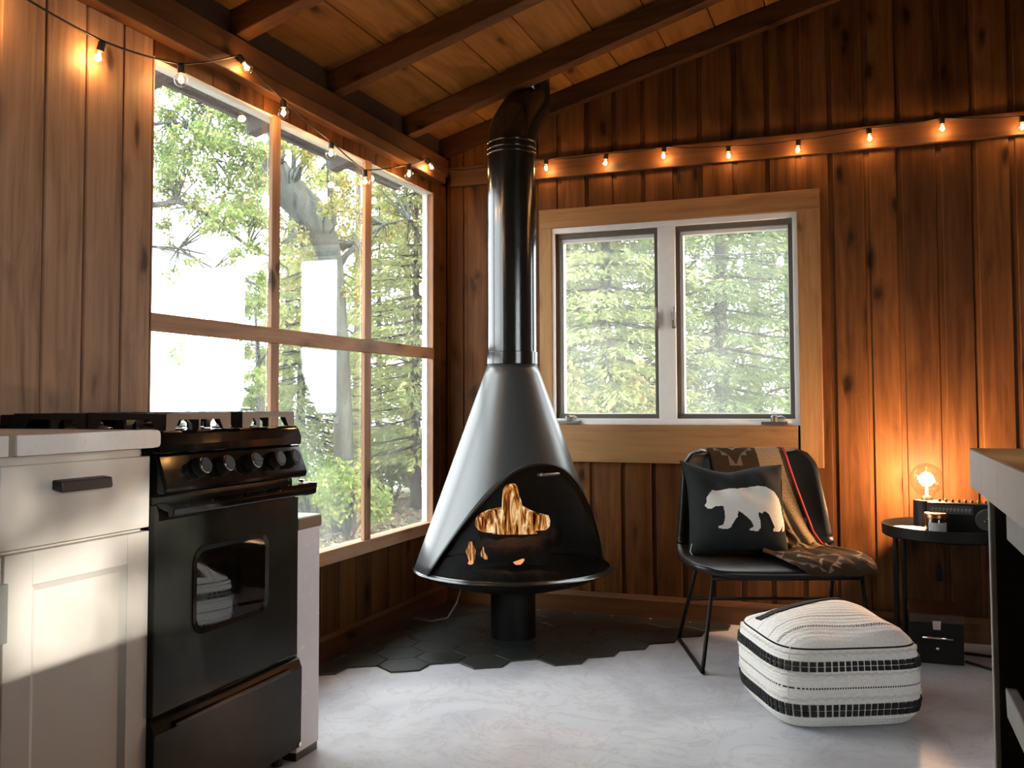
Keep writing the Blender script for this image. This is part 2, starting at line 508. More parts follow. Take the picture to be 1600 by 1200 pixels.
class MB:
    def __init__(self):
        self.v = []
        self.f = []

    def add(self, vs, fs):
        b = len(self.v)
        self.v += [tuple(map(float, p)) for p in vs]
        self.f += [tuple(b + i for i in f) for f in fs]
        return self

    def box(self, x0, x1, y0, y1, z0, z1):
        vs = [(x, y, z) for z in (z0, z1) for y in (y0, y1) for x in (x0, x1)]
        return self.add(vs, [(0, 2, 3, 1), (4, 5, 7, 6), (0, 1, 5, 4), (2, 6, 7, 3), (0, 4, 6, 2), (1, 3, 7, 5)])

    def hexa(self, pts):
        """Eight corners: bottom four in order, top four in the same order."""
        return self.add(pts, [(3, 2, 1, 0), (4, 5, 6, 7), (0, 1, 5, 4), (1, 2, 6, 5), (2, 3, 7, 6), (3, 0, 4, 7)])

    def prism(self, poly, axis, a, b):
        """A polygon extruded along an axis; poly in the other two axes, in cyclic order."""
        n = len(poly)
        vs = []
        for t in (a, b):
            for p, q in poly:
                vs.append({'x': (t, p, q), 'y': (p, t, q), 'z': (p, q, t)}[axis])
        fs = [tuple(range(n - 1, -1, -1)), tuple(range(n, 2 * n))]
        fs += [(i, (i + 1) % n, n + (i + 1) % n, n + i) for i in range(n)]
        return self.add(vs, fs)

    def lathe(self, prof, c=(0, 0, 0), n=32, axis='z', a0=0.0, a1=2 * PI, caps=True):
        """prof: list of (radius, height)."""
        full = abs(a1 - a0 - 2 * PI) < 1e-6
        m = n if full else n + 1
        vs = []
        for r, h in prof:
            for i in range(m):
                a = a0 + (a1 - a0) * i / n
                p = (r * math.cos(a), r * math.sin(a), h)
                if axis == 'x':
                    p = (p[2], p[0], p[1])
                elif axis == 'y':
                    p = (p[1], p[2], p[0])
                vs.append((p[0] + c[0], p[1] + c[1], p[2] + c[2]))
        fs = []
        for j in range(len(prof) - 1):
            for i in range(n):
                k = (i + 1) % m
                fs.append((j * m + i, j * m + k, (j + 1) * m + k, (j + 1) * m + i))
        if full and caps:
            if prof[0][0] > 1e-5:
                fs.append(tuple(range(m - 1, -1, -1)))
            if prof[-1][0] > 1e-5:
                fs.append(tuple((len(prof) - 1) * m + i for i in range(m)))
        return self.add(vs, fs)

    def tube(self, pts, r, n=8, cap=True):
        pts = [Vector(p) for p in pts]
        rs = r if isinstance(r, (list, tuple)) else [r] * len(pts)
        vs, fs = [], []
        ref = None
        for i, p in enumerate(pts):
            d = (pts[min(i + 1, len(pts) - 1)] - pts[max(i - 1, 0)]).normalized()
            if ref is None:
                ref = Vector((0, 0, 1)) if abs(d.z) < 0.9 else Vector((1, 0, 0))
            s = d.cross(ref)
            if s.length < 1e-4:
                s = d.orthogonal()
            s.normalize()
            ref = s.cross(d).normalized()
            for k in range(n):
                a = 2 * PI * k / n
                vs.append(p + (s * math.cos(a) + ref * math.sin(a)) * rs[i])
        for i in range(len(pts) - 1):
            for k in range(n):
                fs.append((i * n + k, i * n + (k + 1) % n, (i + 1) * n + (k + 1) % n, (i + 1) * n + k))
        if cap:
            fs.append(tuple(range(n - 1, -1, -1)))
            fs.append(tuple((len(pts) - 1) * n + k for k in range(n)))
        return self.add(vs, fs)

    def sphere(self, c, r, nu=16, nv=10, sz=1.0):
        return self.lathe([(r * math.sin(PI * j / nv) if 0 < j < nv else 0.0001, -r * sz * math.cos(PI * j / nv)) for j in range(nv + 1)], c, nu)

    def grid(self, fn, nu, nv, close_u=False):
        vs = [fn(i / nu, j / nv) for j in range(nv + 1) for i in range(nu if close_u else nu + 1)]
        m = nu if close_u else nu + 1
        fs = [(j * m + i, j * m + (i + 1) % m, (j + 1) * m + (i + 1) % m, (j + 1) * m + i) for j in range(nv) for i in range(nu)]
        return self.add(vs, fs)

    def build(self, name, mat, parent=None, loc=None, smooth=False, bevel=0.0, solid=0.0, subs=0, flip=False):
        """Vertices are in world space; the object's origin goes to loc (or to the parent)."""
        me = bpy.data.meshes.new(name)
        o = bpy.data.objects.new(name, me)
        COL.objects.link(o)
        if parent is not None:
            o.parent = parent
        base = wmat(parent) if parent is not None else Matrix()
        if loc is not None:
            o.location = base.inverted() @ Vector(loc)
        inv = wmat(o).inverted()
        fs = [f[::-1] for f in self.f] if flip else self.f
        me.from_pydata([tuple(inv @ Vector(p)) for p in self.v], [], fs)
        me.update()
        if mat is not None:
            me.materials.append(MATS[mat] if isinstance(mat, str) else mat)
        if smooth:
            me.polygons.foreach_set('use_smooth', [True] * len(me.polygons))
            if smooth is not True:
                me.set_sharp_from_angle(angle=smooth)
        if solid:
            md = o.modifiers.new('solid', 'SOLIDIFY')
            md.thickness = solid
            md.offset = 0
        if bevel:
            md = o.modifiers.new('bevel', 'BEVEL')
            md.width = bevel
            md.segments = 2
            md.limit_method = 'ANGLE'
            md.angle_limit = math.radians(35)
        if subs:
            md = o.modifiers.new('subs', 'SUBSURF')
            md.levels = md.render_levels = subs
        return o


def tag(o, label=None, cat=None, group=None, kind=None):
    if label:
        o['label'] = label
    if cat:
        o['category'] = cat
    if group:
        o['group'] = group
    if kind:
        o['kind'] = kind
    return o


def thing(name, label, cat, loc=(0, 0, 0), rz=0.0, group=None):
    o = bpy.data.objects.new(name, None)
    COL.objects.link(o)
    o.empty_display_size = 0.05
    o.location = loc
    o.rotation_euler = (0, 0, rz)
    return tag(o, label, cat, group)


def struct(name, loc=(0, 0, 0)):
    o = bpy.data.objects.new(name, None)
    COL.objects.link(o)
    o.empty_display_size = 0.05
    o.location = loc
    o['kind'] = 'structure'
    return o


def box(name, mat, x0, x1, y0, y1, z0, z1, parent=None, bevel=0.003, center=True):
    loc = ((x0 + x1) / 2, (y0 + y1) / 2, (z0 + z1) / 2) if center else None
    return MB().box(x0, x1, y0, y1, z0, z1).build(name, mat, parent, loc, bevel=bevel)


# ------------------------------------------------------------------ room numbers
XW = -1.915          # face of the window wall
YB = 4.20            # face of the back wall
XR, YF = 2.45, -2.1  # right wall, wall behind the camera
SL = 0.275           # roof slope


def zr(x):           # underside of the rafters
    return 2.172 + SL * (x + 1.915)


def zd(x):           # underside of the roof deck
    return zr(x) + 0.092


def board(name, mat, wall, t0, t1, z0, z1, face, parent, z1b=None, gap=0.010, lip=0.009, thick=0.018):
    """One upright wall board with a recessed lip along one edge. wall: 'left', 'back', 'right', 'front'."""
    if z1b is None:
        z1b = z1
    g, e = gap, 0.003
    prof = [(t0, -thick), (t0, -lip), (t0 + g, -lip), (t0 + g, -e), (t0 + g + e, 0), (t1 - e - 0.001, 0), (t1 - 0.001, -e), (t1 - 0.001, -thick)]
    n = len(prof)
    vs = []
    for end in (0, 1):
        for t, d in prof:
            k = (t - t0) / (t1 - t0)
            z = z0 if end == 0 else z1 + (z1b - z1) * k
            if wall == 'left':
                vs.append((face + d, t, z))
            elif wall == 'back':
                vs.append((t, face - d, z))
            elif wall == 'right':
                vs.append((face - d, t, z))
            else:
                vs.append((t, face + d, z))
    fs = [tuple(range(n)), tuple(range(2 * n - 1, n - 1, -1))]
    fs += [(i, n + i, n + (i + 1) % n, (i + 1) % n) for i in range(n)]
    if wall in ('back', 'right'):
        fs = [f[::-1] for f in fs] if wall == 'back' else fs
    tm = (t0 + t1) / 2
    loc = {'left': (face, tm, z0), 'back': (tm, face, z0), 'right': (face, tm, z0), 'front': (tm, face, z0)}[wall]
    mb = MB()
    mb.add(vs, fs)
    o = mb.build(name, mat, parent, loc)
    bm = bmesh.new()
    bm.from_mesh(o.data)
    bmesh.ops.recalc_face_normals(bm, faces=bm.faces)
    bm.to_mesh(o.data)
    bm.free()
    return o


# ------------------------------------------------------------------ floor
floor = MB().box(XW - 0.1, XR + 0.1, YF - 0.1, YB + 0.1, -0.12, -0.004).build('floor', 'backing', None, (0, 0, -0.004))
floor['kind'] = 'structure'
TW, TL = 0.305, 0.61
tile_me = None
for i in range(-6, 11):
    for j in range(-5, 9):
        x0 = -0.40 + i * TW
        y0 = 2.62 - TL * 1 + j * TL + (i % 2) * TL / 2
        xa, xb, ya, yb = max(x0, XW), min(x0 + TW, XR), max(y0, YF), min(y0 + TL, YB)
        if xb - xa < 0.02 or yb - ya < 0.02:
            continue
        fullt = abs(xb - xa - TW) < 1e-6 and abs(yb - ya - TL) < 1e-6
        if fullt and tile_me is not None:
            o = bpy.data.objects.new('marble_tile', tile_me)
            COL.objects.link(o)
            o.parent = floor
            o.location = ((xa + xb) / 2, (ya + yb) / 2, 0.004)
        else:
            g = 0.00015
            o = MB().box(xa + g, xb - g, ya + g, yb - g, -0.004, 0.0).build('marble_tile', 'marble', floor, ((xa + xb) / 2, (ya + yb) / 2, 0.0))
            if fullt:
                tile_me = o.data

HW, HR = 0.1745, 0.1405
HS = 0.1015
cx0, cy0 = -1.598, 3.123
hexpoly = [(0, -HS), (HW / 2 - 0.0008, -HS * 0.42), (HW / 2 - 0.0008, HS * 0.42), (0, HS), (-HW / 2 + 0.0008, HS * 0.42), (-HW / 2 + 0.0008, -HS * 0.42)]
hexpoly = [(x * 0.992, y * 0.955) for x, y in hexpoly]
hex_me = None
rowmax = {-3: -2.12, -2: -1.95, -1: -1.86, 0: -1.598, 1: -1.336, 2: -1.076, 3: -0.988}
for r in range(-2, 8):
    xm = rowmax.get(r, -0.988 + (r - 3) * HW * 0.5)
    for k in range(-12, 14):
        x = cx0 + k * HW + (r % 2) * HW / 2
        y = cy0 + r * HR
        if x > xm + 0.03 or x < XW - HW / 2 + 0.015 or y > YB + 0.02:
            continue
        cut = x - HW / 2 < XW or y + HS > YB
        if hex_me is not None and not cut:
            o = bpy.data.objects.new('hexagon_tile', hex_me)
            COL.objects.link(o)
            o.parent = floor
            o.location = (x, y, 0.004 + 0.0105)
        else:
            poly = [(min(max(x + a, XW + 0.001), 9), min(y + b, YB - 0.001)) for a, b in hexpoly]
            mb_ = MB()
            nn = len(poly)
            inn = [(x + (p - x) * 0.985, y + (q - y) * 0.985) for p, q in poly]
            mb_.add([(p, q, 0.0005) for p, q in poly] + [(p, q, 0.0052) for p, q in poly] + [(p, q, 0.0065) for p, q in inn],
                    [tuple(range(nn - 1, -1, -1)), tuple(range(2 * nn, 3 * nn))] + [(k2 * nn + i2, k2 * nn + (i2 + 1) % nn, (k2 + 1) * nn + (i2 + 1) % nn, (k2 + 1) * nn + i2) for k2 in (0, 1) for i2 in range(nn)])
            o = mb_.build('hexagon_tile', 'slate', floor, (x, y, 0.0065), bevel=0)
            if not cut:
                hex_me = o.data
                hz = 0.0065
for o in floor.children:
    if o.name.startswith('hexagon') and o.data == hex_me:
        o.location.z = hz + 0.004

# ------------------------------------------------------------------ window wall (left)
wl = MB()
wl.box(XW - 0.052, XW - 0.018, YF, 2.151, 0, 2.30)
wl.box(XW - 0.052, XW - 0.018, 4.045, YB + 0.13, 0, 2.30)
wl.box(XW - 0.052, XW - 0.018, 2.151, 4.045, 0, 0.395)
wl.box(XW - 0.052, XW - 0.018, 2.151, 4.045, 1.985, 2.30)
wall_left = wl.build('wall_left', 'backing')
wall_left['kind'] = 'structure'
edges = [2.151, 2.035, 1.90, 1.768, 1.633]
while edges[-1] > YF:
    edges.append(edges[-1] - 0.133)
for a, b in zip(edges[1:], edges[:-1]):
    board('plank', 'kitchen_z', 'left', a, b, 0.0, 2.022, XW, wall_left, gap=0.007)
y = 2.151
while y < 4.19:
    b = min(y + 0.133, YB)
    if b - y > 0.03:
        board('header_plank', 'wall_z', 'left', y, b, 1.972, 2.03, XW - 0.002, wall_left, gap=0.004, lip=0.003)
        board('lower_plank', 'wall_z', 'left', y, b, 0.0, 0.362, XW - 0.010, wall_left, gap=0.007)
    y = b
for a, b in ((4.05, 4.12), (4.12, 4.2)):
    board('corner_plank', 'trim_y', 'left', a, b, 0.362, 1.972, XW, wall_left, gap=0.003, lip=0.003)
trim_1 = box('trim_1', 'trim_y', XW - 0.02, XW + 0.042, YF, 4.10, 2.024, 2.076, bevel=0.004)
trim_1['kind'] = 'structure'
trim_2 = box('trim_2', 'trim_y', XW - 0.02, XW + 0.016, YF, YB, 2.076, 2.165, bevel=0.004)
trim_2['kind'] = 'structure'
bl = MB().prism([(XW - 0.02, 0.007), (XW + 0.012, 0.007), (XW + 0.012, 0.075), (XW + 0.002, 0.088), (XW - 0.02, 0.088)], 'y', 2.33, YB - 0.012).build('baseboard_left', 'trim_y', None, (XW, 3.3, 0.04))
bl['kind'] = 'structure'

# the big six-light window
win1 = struct('window_1', (XW, 3.1, 0.408))
WY = [2.151, 2.743, 2.790, 3.394, 3.447, 4.05]
MT = 0.018
box('sill', 'frame_y', XW - 0.055, XW + 0.006, 2.151, 4.05, 0.352, 0.405, win1)
box('rail', 'frame_y', XW - MT, XW + 0.003, 2.151, 4.05, 1.173, 1.226, win1)
for a, b in ((WY[1], WY[2]), (WY[3], WY[4])):
    box('mullion', 'frame_z', XW - MT, XW, a, b, 0.405, 1.173, win1)
    box('mullion', 'frame_z', XW - MT, XW, a, b, 1.226, 1.975, win1)
for a, b in ((2.151, 2.157), (4.043, 4.05)):
    box('jamb', 'frame_z', XW - 0.03, XW, a, b, 0.405, 1.975, win1, bevel=0)
box('jamb_bead', 'white_paint', XW - 0.054, XW - 0.028, 4.036, 4.046, 0.405, 1.975, win1)
box('jamb_bead', 'white_paint', XW - 0.054, XW - 0.028, 2.153, 2.160, 0.405, 1.975, win1)
box('head_bead', 'white_paint', XW - 0.06, XW - 0.005, 2.151, 4.05, 1.965, 1.977, win1)
for a, b in ((WY[0], WY[1]), (WY[2], WY[3]), (WY[4], WY[5])):
    for z0, z1 in ((0.405, 1.173), (1.226, 1.968)):
        box('pane', 'pane', XW - 0.026, XW - 0.022, a - 0.003, b + 0.003, z0, z1, win1, bevel=0)

# ------------------------------------------------------------------ back wall
OX0, OX1, OZ0, OZ1 = -1.372, -0.252, 0.868, 1.782
wb = MB()
yy0, yy1 = YB + 0.018, YB + 0.13


def gable(mb, x0, x1, z0, ya, yb):
    mb.hexa([(x0, ya, z0), (x1, ya, z0), (x1, yb, z0), (x0, yb, z0), (x0, ya, zd(x0)), (x1, ya, zd(x1)), (x1, yb, zd(x1)), (x0, yb, zd(x0))])


gable(wb, XW - 0.13, OX0, 0, yy0, yy1)
gable(wb, OX1, XR + 0.13, 0, yy0, yy1)
gable(wb, OX0, OX1, OZ1, yy0, yy1)
wb.box(OX0, OX1, yy0, yy1, 0, OZ0)
wall_back = wb.build('wall_back', 'backing')
wall_back['kind'] = 'structure'
up_e = [-1.915, -1.825, -1.697, -1.575, -1.458, -1.342, -1.207, -1.071, -0.938, -0.791, -0.676, -0.523, -0.385, -0.255, -0.124, 0.02, 0.146, 0.298, 0.429, 0.569]
while up_e[-1] < XR:
    up_e.append(min(up_e[-1] + 0.137, XR))
for a, b in zip(up_e[:-1], up_e[1:]):
    if b <= -1.34 or a >= -0.26:
        z0 = 0.0
    else:
        z0 = 1.80
    board('plank', 'wall_z', 'back', a, b, z0, zd(a), YB, wall_back, zd(b), gap=0.021)
lo_e = [-1.342, -1.189, -1.043, -0.902, -0.766, -0.64, -0.51, -0.385, -0.255]
for a, b in zip(lo_e[:-1], lo_e[1:]):
    board('plank', 'wall_z', 'back', a, b, 0.0, 0.845, YB, wall_back, gap=0.021)
trim_3 = box('trim_3', 'trim_x', -1.90, XR, YB - 0.022, YB, 2.026, 2.122, bevel=0.003)
trim_3['kind'] = 'structure'
bb = MB().prism([(YB, 0.0), (YB - 0.020, 0.0), (YB - 0.020, 0.078), (YB - 0.008, 0.098), (YB, 0.098)], 'x', XW, XR).build('baseboard_back', 'trim_x', None, (0, YB, 0.05))
bb['kind'] = 'structure'

# casement window with its pale casing
win2 = struct('window_2', (-0.81, YB, OZ0))
cf = YB - 0.021
box('casing_board', 'case_x', -1.425, -0.160, cf, YB, 1.785, 1.875, win2)
box('casing_board', 'case_x', -1.425, -0.262, cf, YB, 0.690, 0.862, win2)
box('casing_board', 'case_z', -0.254, -0.160, cf - 0.004, YB, 0.683, 1.789, win2)
box('casing_board', 'case_z', -1.425, -1.364, cf, YB, 0.862, 1.785, win2)
fy0, fy1 = YB - 0.012, YB + 0.12
fr = MB()
fr.box(OX0, OX1, fy0, fy1, 1.760, 1.785)
fr.box(OX0, OX1, fy0, fy1, 0.862, 0.890)
fr.box(OX0, OX0 + 0.022, fy0, fy1, 0.890, 1.760)
fr.box(OX1 - 0.022, OX1, fy0, fy1, 0.890, 1.760)
fr.build('window_frame', 'white_paint', win2, bevel=0.002)
box('center_post', 'white_paint', -0.862, -0.783, fy0 + 0.002, fy1, 0.890, 1.760, win2)
for a, b, crank_x, latch_x in ((-1.350, -0.862, -1.285, -0.868), (-0.783, -0.274, -0.36, -0.790)):
    sa = bpy.data.objects.new('sash', None)
    COL.objects.link(sa)
    sa.empty_display_size = 0.05
    sa.parent = win2
    sa.location = Vector(((a + b) / 2, YB + 0.03, 0.89)) - win2.location
    d0, d1 = YB + 0.012, YB + 0.03
    g = MB()
    g.box(a, b, d0, d1, 1.736, 1.760)
    g.box(a, b, d0, d1, 0.890, 0.910)
    g.box(a, a + 0.020, d0, d1, 0.910, 1.736)
    g.box(b - 0.020, b, d0, d1, 0.910, 1.736)
    g.build('gasket', 'sash_grey', sa, bevel=0.002)
    g = MB()
    e0, e1 = YB + 0.03, YB + 0.07
    g.box(a, b, e0, e1, 1.720, 1.760)
    g.box(a, b, e0, e1, 0.890, 0.914)
    g.box(a, a + 0.030, e0, e1, 0.914, 1.720)
    g.box(b - 0.024, b, e0, e1, 0.914, 1.720)
    g.build('sash_frame', 'white_paint', sa, bevel=0.002)
    box('pane', 'pane_hazy', a + 0.028, b - 0.022, YB + 0.046, YB + 0.050, 0.912, 1.722, sa, bevel=0)
    g = MB()
    g.box(crank_x - 0.055, crank_x + 0.055, YB - 0.03, YB - 0.012, 0.866, 0.880)
    g.lathe([(0.016, 0), (0.016, 0.02), (0.011, 0.028)], (crank_x, YB - 0.022, 0.878), 14)
    g.tube([(crank_x, YB - 0.022, 0.895), (crank_x + 0.03, YB - 0.036, 0.900), (crank_x + 0.045, YB - 0.04, 0.892)], 0.006, 8)
    g.build('crank_handle', 'pewter', sa, bevel=0.002)
    g = MB()
    g.box(latch_x - 0.009, latch_x + 0.009, YB - 0.022, YB - 0.008, 1.295, 1.37)
    g.tube([(latch_x, YB - 0.022, 1.305), (latch_x + 0.004, YB - 0.042, 1.33), (latch_x + 0.006, YB - 0.040, 1.39)], 0.006, 8)
    g.build('latch', 'pewter', sa, bevel=0.002)

# ------------------------------------------------------------------ the two walls behind the camera
R0, R1, RZ0, RZ1 = -1.30, 1.13, 0.85, 2.10      # window in the right wall
wr = MB()
for a, b, z0, z1 in ((YF, R0, 0, zd(XR)), (R1, YB + 0.13, 0, zd(XR)), (R0, R1, 0, RZ0), (R0, R1, RZ1, zd(XR))):
    wr.box(XR + 0.018, XR + 0.13, a, b, z0, z1)
wall_right = wr.build('wall_right', 'backing')
wall_right['kind'] = 'structure'
y = YF
while y < YB - 0.01:
    b = min(y + 0.29, YB)
    for s0, s1 in ((y, b),):
        if s1 > R0 and s0 < R1:
            board('plank', 'wall_z', 'right', s0, s1, 0, RZ0 - 0.03, XR, wall_right)
            board('plank', 'wall_z', 'right', s0, s1, RZ1 + 0.03, zd(XR), XR, wall_right)
        else:
            board('plank', 'wall_z', 'right', s0, s1, 0, zd(XR), XR, wall_right)
    y = b
win3 = struct('window_3', (XR, (R0 + R1) / 2, RZ0))
g = MB()
g.box(XR - 0.01, XR + 0.12, R0 - 0.02, R1 + 0.02, RZ0 - 0.03, RZ0 + 0.02)
g.box(XR - 0.01, XR + 0.12, R0 - 0.02, R1 + 0.02, RZ1 - 0.02, RZ1 + 0.03)
g.box(XR - 0.01, XR + 0.12, R0 - 0.02, R0 + 0.03, RZ0, RZ1)
g.box(XR - 0.01, XR + 0.12, R1 - 0.03, R1 + 0.02, RZ0, RZ1)
g.build('window_frame', 'white_paint', win3)
box('pane', 'pane', XR + 0.05, XR + 0.054, R0, R1, RZ0, RZ1, win3, bevel=0)

wf = MB()
gable(wf, XW - 0.13, XR + 0.13, 0, YF - 0.13, YF - 0.018)
wall_front = wf.build('wall_front', 'backing')
wall_front['kind'] = 'structure'
x = XW
while x < XR - 0.01:
    b = min(x + 0.29, XR)
    board('plank', 'wall_z', 'front', x, b, 0, zd(x), YF, wall_front, zd(b))
    x = b

# ------------------------------------------------------------------ ceiling: deck boards on rafters, running out to the eave
cm = MB()
cm.hexa([(-2.40, YF - 0.2, zd(-2.40) + 0.024), (XR + 0.25, YF - 0.2, zd(XR + 0.25) + 0.024), (XR + 0.25, YB + 0.4, zd(XR + 0.25) + 0.024), (-2.40, YB + 0.4, zd(-2.40) + 0.024),
         (-2.40, YF - 0.2, zd(-2.40) + 0.06), (XR + 0.25, YF - 0.2, zd(XR + 0.25) + 0.06), (XR + 0.25, YB + 0.4, zd(XR + 0.25) + 0.06), (-2.40, YB + 0.4, zd(-2.40) + 0.06)])
ceiling = cm.build('ceiling', 'backing')
ceiling['kind'] = 'structure'
seams = [-2.36, -2.14, -1.935, -1.687, -1.455, -1.242]
while seams[-1] < XR + 0.2:
    seams.append(seams[-1] + 0.218)
for a, b in zip(seams[:-1], seams[1:]):
    for ya, yb in ((YF - 0.15, 0.9), (0.905, YB + 0.35)) if (int(b * 10) % 2) else ((YF - 0.15, 2.0), (2.005, YB + 0.35)):
        a2, b2 = a + 0.003, b - 0.003
        dz = random.uniform(0, 0.003)
        g = MB().hexa([(a2, ya, zd(a2) + dz), (b2, ya, zd(b2) + dz), (b2, yb, zd(b2) + dz), (a2, yb, zd(a2) + dz),
                       (a2, ya, zd(a2) + 0.024), (b2, ya, zd(b2) + 0.024), (b2, yb, zd(b2) + 0.024), (a2, yb, zd(a2) + 0.024)])
        g.build('deck_board', 'eave' if b < -1.90 else 'deck_y', ceiling, ((a + b) / 2, (ya + yb) / 2, zd(a)))


def rafter(y_far, wd, skew, x0=-2.33, x1=XR, mat='rafter_x'):
    def yy(x):
        return y_far + skew * (x + 1.9)
    h = 0.090
    x_in = XW - 0.02
    for name, a, b, m in (('rafter', x_in, x1, mat), ('rafter_tail', x0, x_in, 'eave')):
        g = MB().hexa([(a, yy(a) - wd, zr(a)), (b, yy(b) - wd, zr(b)), (b, yy(b), zr(b)), (a, yy(a), zr(a)),
                       (a, yy(a) - wd, zr(a) + h), (b, yy(b) - wd, zr(b) + h), (b, yy(b), zr(b) + h), (a, yy(a), zr(a) + h)])
        g.build(name, m, ceiling, ((a + b) / 2, yy(a), zr(a)), bevel=0.004)


for yf, skew in ((3.825, -0.06), (3.195, -0.05), (2.585, -0.05), (1.96, -0.04), (1.34, 0), (0.72, 0), (0.10, 0), (-0.52, 0), (-1.14, 0), (-1.76, 0)):
    rafter(yf, 0.066, skew)
rafter(YB - 0.001, 0.045, 0.0, x0=-1.96)
fas = MB().hexa([(-2.385, YF - 0.15, zd(-2.36) - 0.012), (-2.36, YF - 0.15, zd(-2.36) - 0.012), (-2.36, YB + 0.35, zd(-2.36) - 0.012), (-2.385, YB + 0.35, zd(-2.36) - 0.012),
                 (-2.385, YF - 0.15, zd(-2.36) + 0.05), (-2.36, YF - 0.15, zd(-2.36) + 0.05), (-2.36, YB + 0.35, zd(-2.36) + 0.05), (-2.385, YB + 0.35, zd(-2.36) + 0.05)])
fas.build('drip_edge', 'eave', ceiling)

# ------------------------------------------------------------------ cone fireplace
FC = Vector((-1.366, 3.653, 0))
fp = thing('cone_fireplace', 'black cone-shaped fireplace on a pedestal with a tall flue pipe', 'fireplace', FC)
PHI0 = math.atan2(-0.937, 0.35) + math.radians(27)     # the opening looks a little to the right of the camera
Z0, ZT, ZN = 0.292, 0.722, 1.126


def cone_r(z):
    return 0.098 + (ZN - z) / (ZN - 0.30) * 0.300


def arch(z):
    d = max(ZT - z, 0)
    return math.radians(118.0) * d ** 0.43


g = MB()
zs = [Z0 + (ZT - Z0) * (1 - (1 - i / 26) ** 2) for i in range(27)] + [ZT + (ZN - ZT) * i / 8 for i in range(1, 9)]
NCOL = 72


def hood(u, v):
    z = zs[int(round(v * (len(zs) - 1)))]
    a = arch(z)
    p = PHI0 + a + u * (2 * PI - 2 * a)
    r = cone_r(z)
    return (FC.x + r * math.cos(p), FC.y + r * math.sin(p), z)


g.grid(hood, NCOL, len(zs) - 1)
hd = g.build('cone_hood', 'stove_body', fp, smooth=math.radians(50), solid=0.006)
bm = bmesh.new()
bm.from_mesh(hd.data)
bmesh.ops.remove_doubles(bm, verts=bm.verts, dist=0.0004)
bm.to_mesh(hd.data)
bm.free()
g = MB()
pts = []
for s in (1, -1):
    zz = zs[:27] if s > 0 else zs[:26][::-1]
    for z in zz:
        p = PHI0 + s * arch(z)
        r = cone_r(z) + 0.002
        pts.append((FC.x + r * math.cos(p), FC.y + r * math.sin(p), z))
g.tube(pts, 0.0045, 6)
g.build('opening_edge', 'black_matte', fp, smooth=True)
g = MB()


def scr(u, v):
    z = zs[int(round(v * 26))]
    a = arch(z)
    p = PHI0 + a * (2 * u - 1)
    r = cone_r(z) - 0.014
    return (FC.x + r * math.cos(p), FC.y + r * math.sin(p), z)


g.grid(scr, 48, 26)
g.build('spark_screen', 'screen', fp, smooth=True)
g = MB()
hp = []
for k in range(9):
    a = PHI0 + math.radians(-3 + 2.6 * k)
    r = cone_r(0.690) + (0.012 if 0 < k < 8 else -0.012)
    hp.append((FC.x + r * math.cos(a), FC.y + r * math.sin(a), 0.683))
g.tube(hp, 0.006, 8)
g.build('screen_handle', 'pewter', fp, smooth=True)
g = MB().lathe([(0.396, 0.299), (0.404, 0.2935), (0.413, 0.291), (0.4155, 0.288), (0.413, 0.285), (0.392, 0.281)], FC, 80, caps=False)
g.build('rim', 'pipe', fp, smooth=math.radians(50))
g = MB().lathe([(0.394, 0.282), (0.33, 0.248), (0.22, 0.218), (0.094, 0.208)], FC, 64, caps=False)
g.build('fire_pan', 'black_matte', fp, smooth=True)
g = MB().lathe([(0.39, 0.284), (0.30, 0.262), (0.0, 0.255)], FC, 48, caps=False)
g.build('hearth_bed', 'ash', fp, smooth=True)
g = MB().lathe([(0.092, 0.0065), (0.092, 0.215)], FC, 40)
g.build('pedestal', 'black_matte', fp, smooth=math.radians(40))
g = MB().lathe([(0.100, 1.118), (0.106, 1.124), (0.106, 1.172), (0.1025, 1.174)], FC, 48, caps=False)
g.build('collar', 'pipe', fp, smooth=math.radians(40))
g = MB().lathe([(0.1015, 1.15), (0.1015, 2.045)], FC, 48, caps=False)
g.build('flue_pipe', 'pipe', fp, smooth=math.radians(40))
sa = math.radians(-42) + math.atan2(-0.937, 0.35) + math.radians(100)
g = MB()
sx = FC + Vector((0.1022 * math.cos(sa), 0.1022 * math.sin(sa), 0))
g.tube([(sx.x, sx.y, 1.176), (sx.x, sx.y, 2.02)], 0.0016, 6)
g.build('pipe_seam', 'black_matte', fp)
for z in (2.005, 2.025, 2.052):
    g = MB().lathe([(0.1015, z - 0.006), (0.1055, z), (0.1015, z + 0.006)], FC, 48, caps=False)
    g.build('pipe_ring', 'pipe', fp, smooth=True)
g = MB()
ep = [(FC.x, FC.y, 2.045), (FC.x, FC.y + 0.003, 2.075), (FC.x, FC.y + 0.03, 2.12), (FC.x - 0.004, FC.y + 0.10, 2.18),
      (FC.x - 0.008, FC.y + 0.19, 2.25), (FC.x - 0.01, FC.y + 0.222, 2.29), (FC.x - 0.01, FC.y + 0.228, 2.33), (FC.x - 0.01, FC.y + 0.228, 2.45)]
g.tube(ep, [0.102] * 8, 32)
g.build('elbow_pipe', 'pipe', fp, smooth=math.radians(40))
g = MB()
g.tube([(-1.62, 3.77, 0.235), (-1.64, 3.76, 0.18), (-1.66, 3.75, 0.10), (-1.70, 3.74, 0.035), (-1.77, 3.73, 0.018), (-1.87, 3.74, 0.022)], 0.005, 8)
cord = g.build('power_cord', 'grey_cable', None, (-1.70, 3.74, 0.018), smooth=True)
tag(cord, 'thin grey power cord hanging under the fireplace to the window wall', 'cord')

# fire inside: two charred logs, one stump-shaped flame behind and small tongues in front


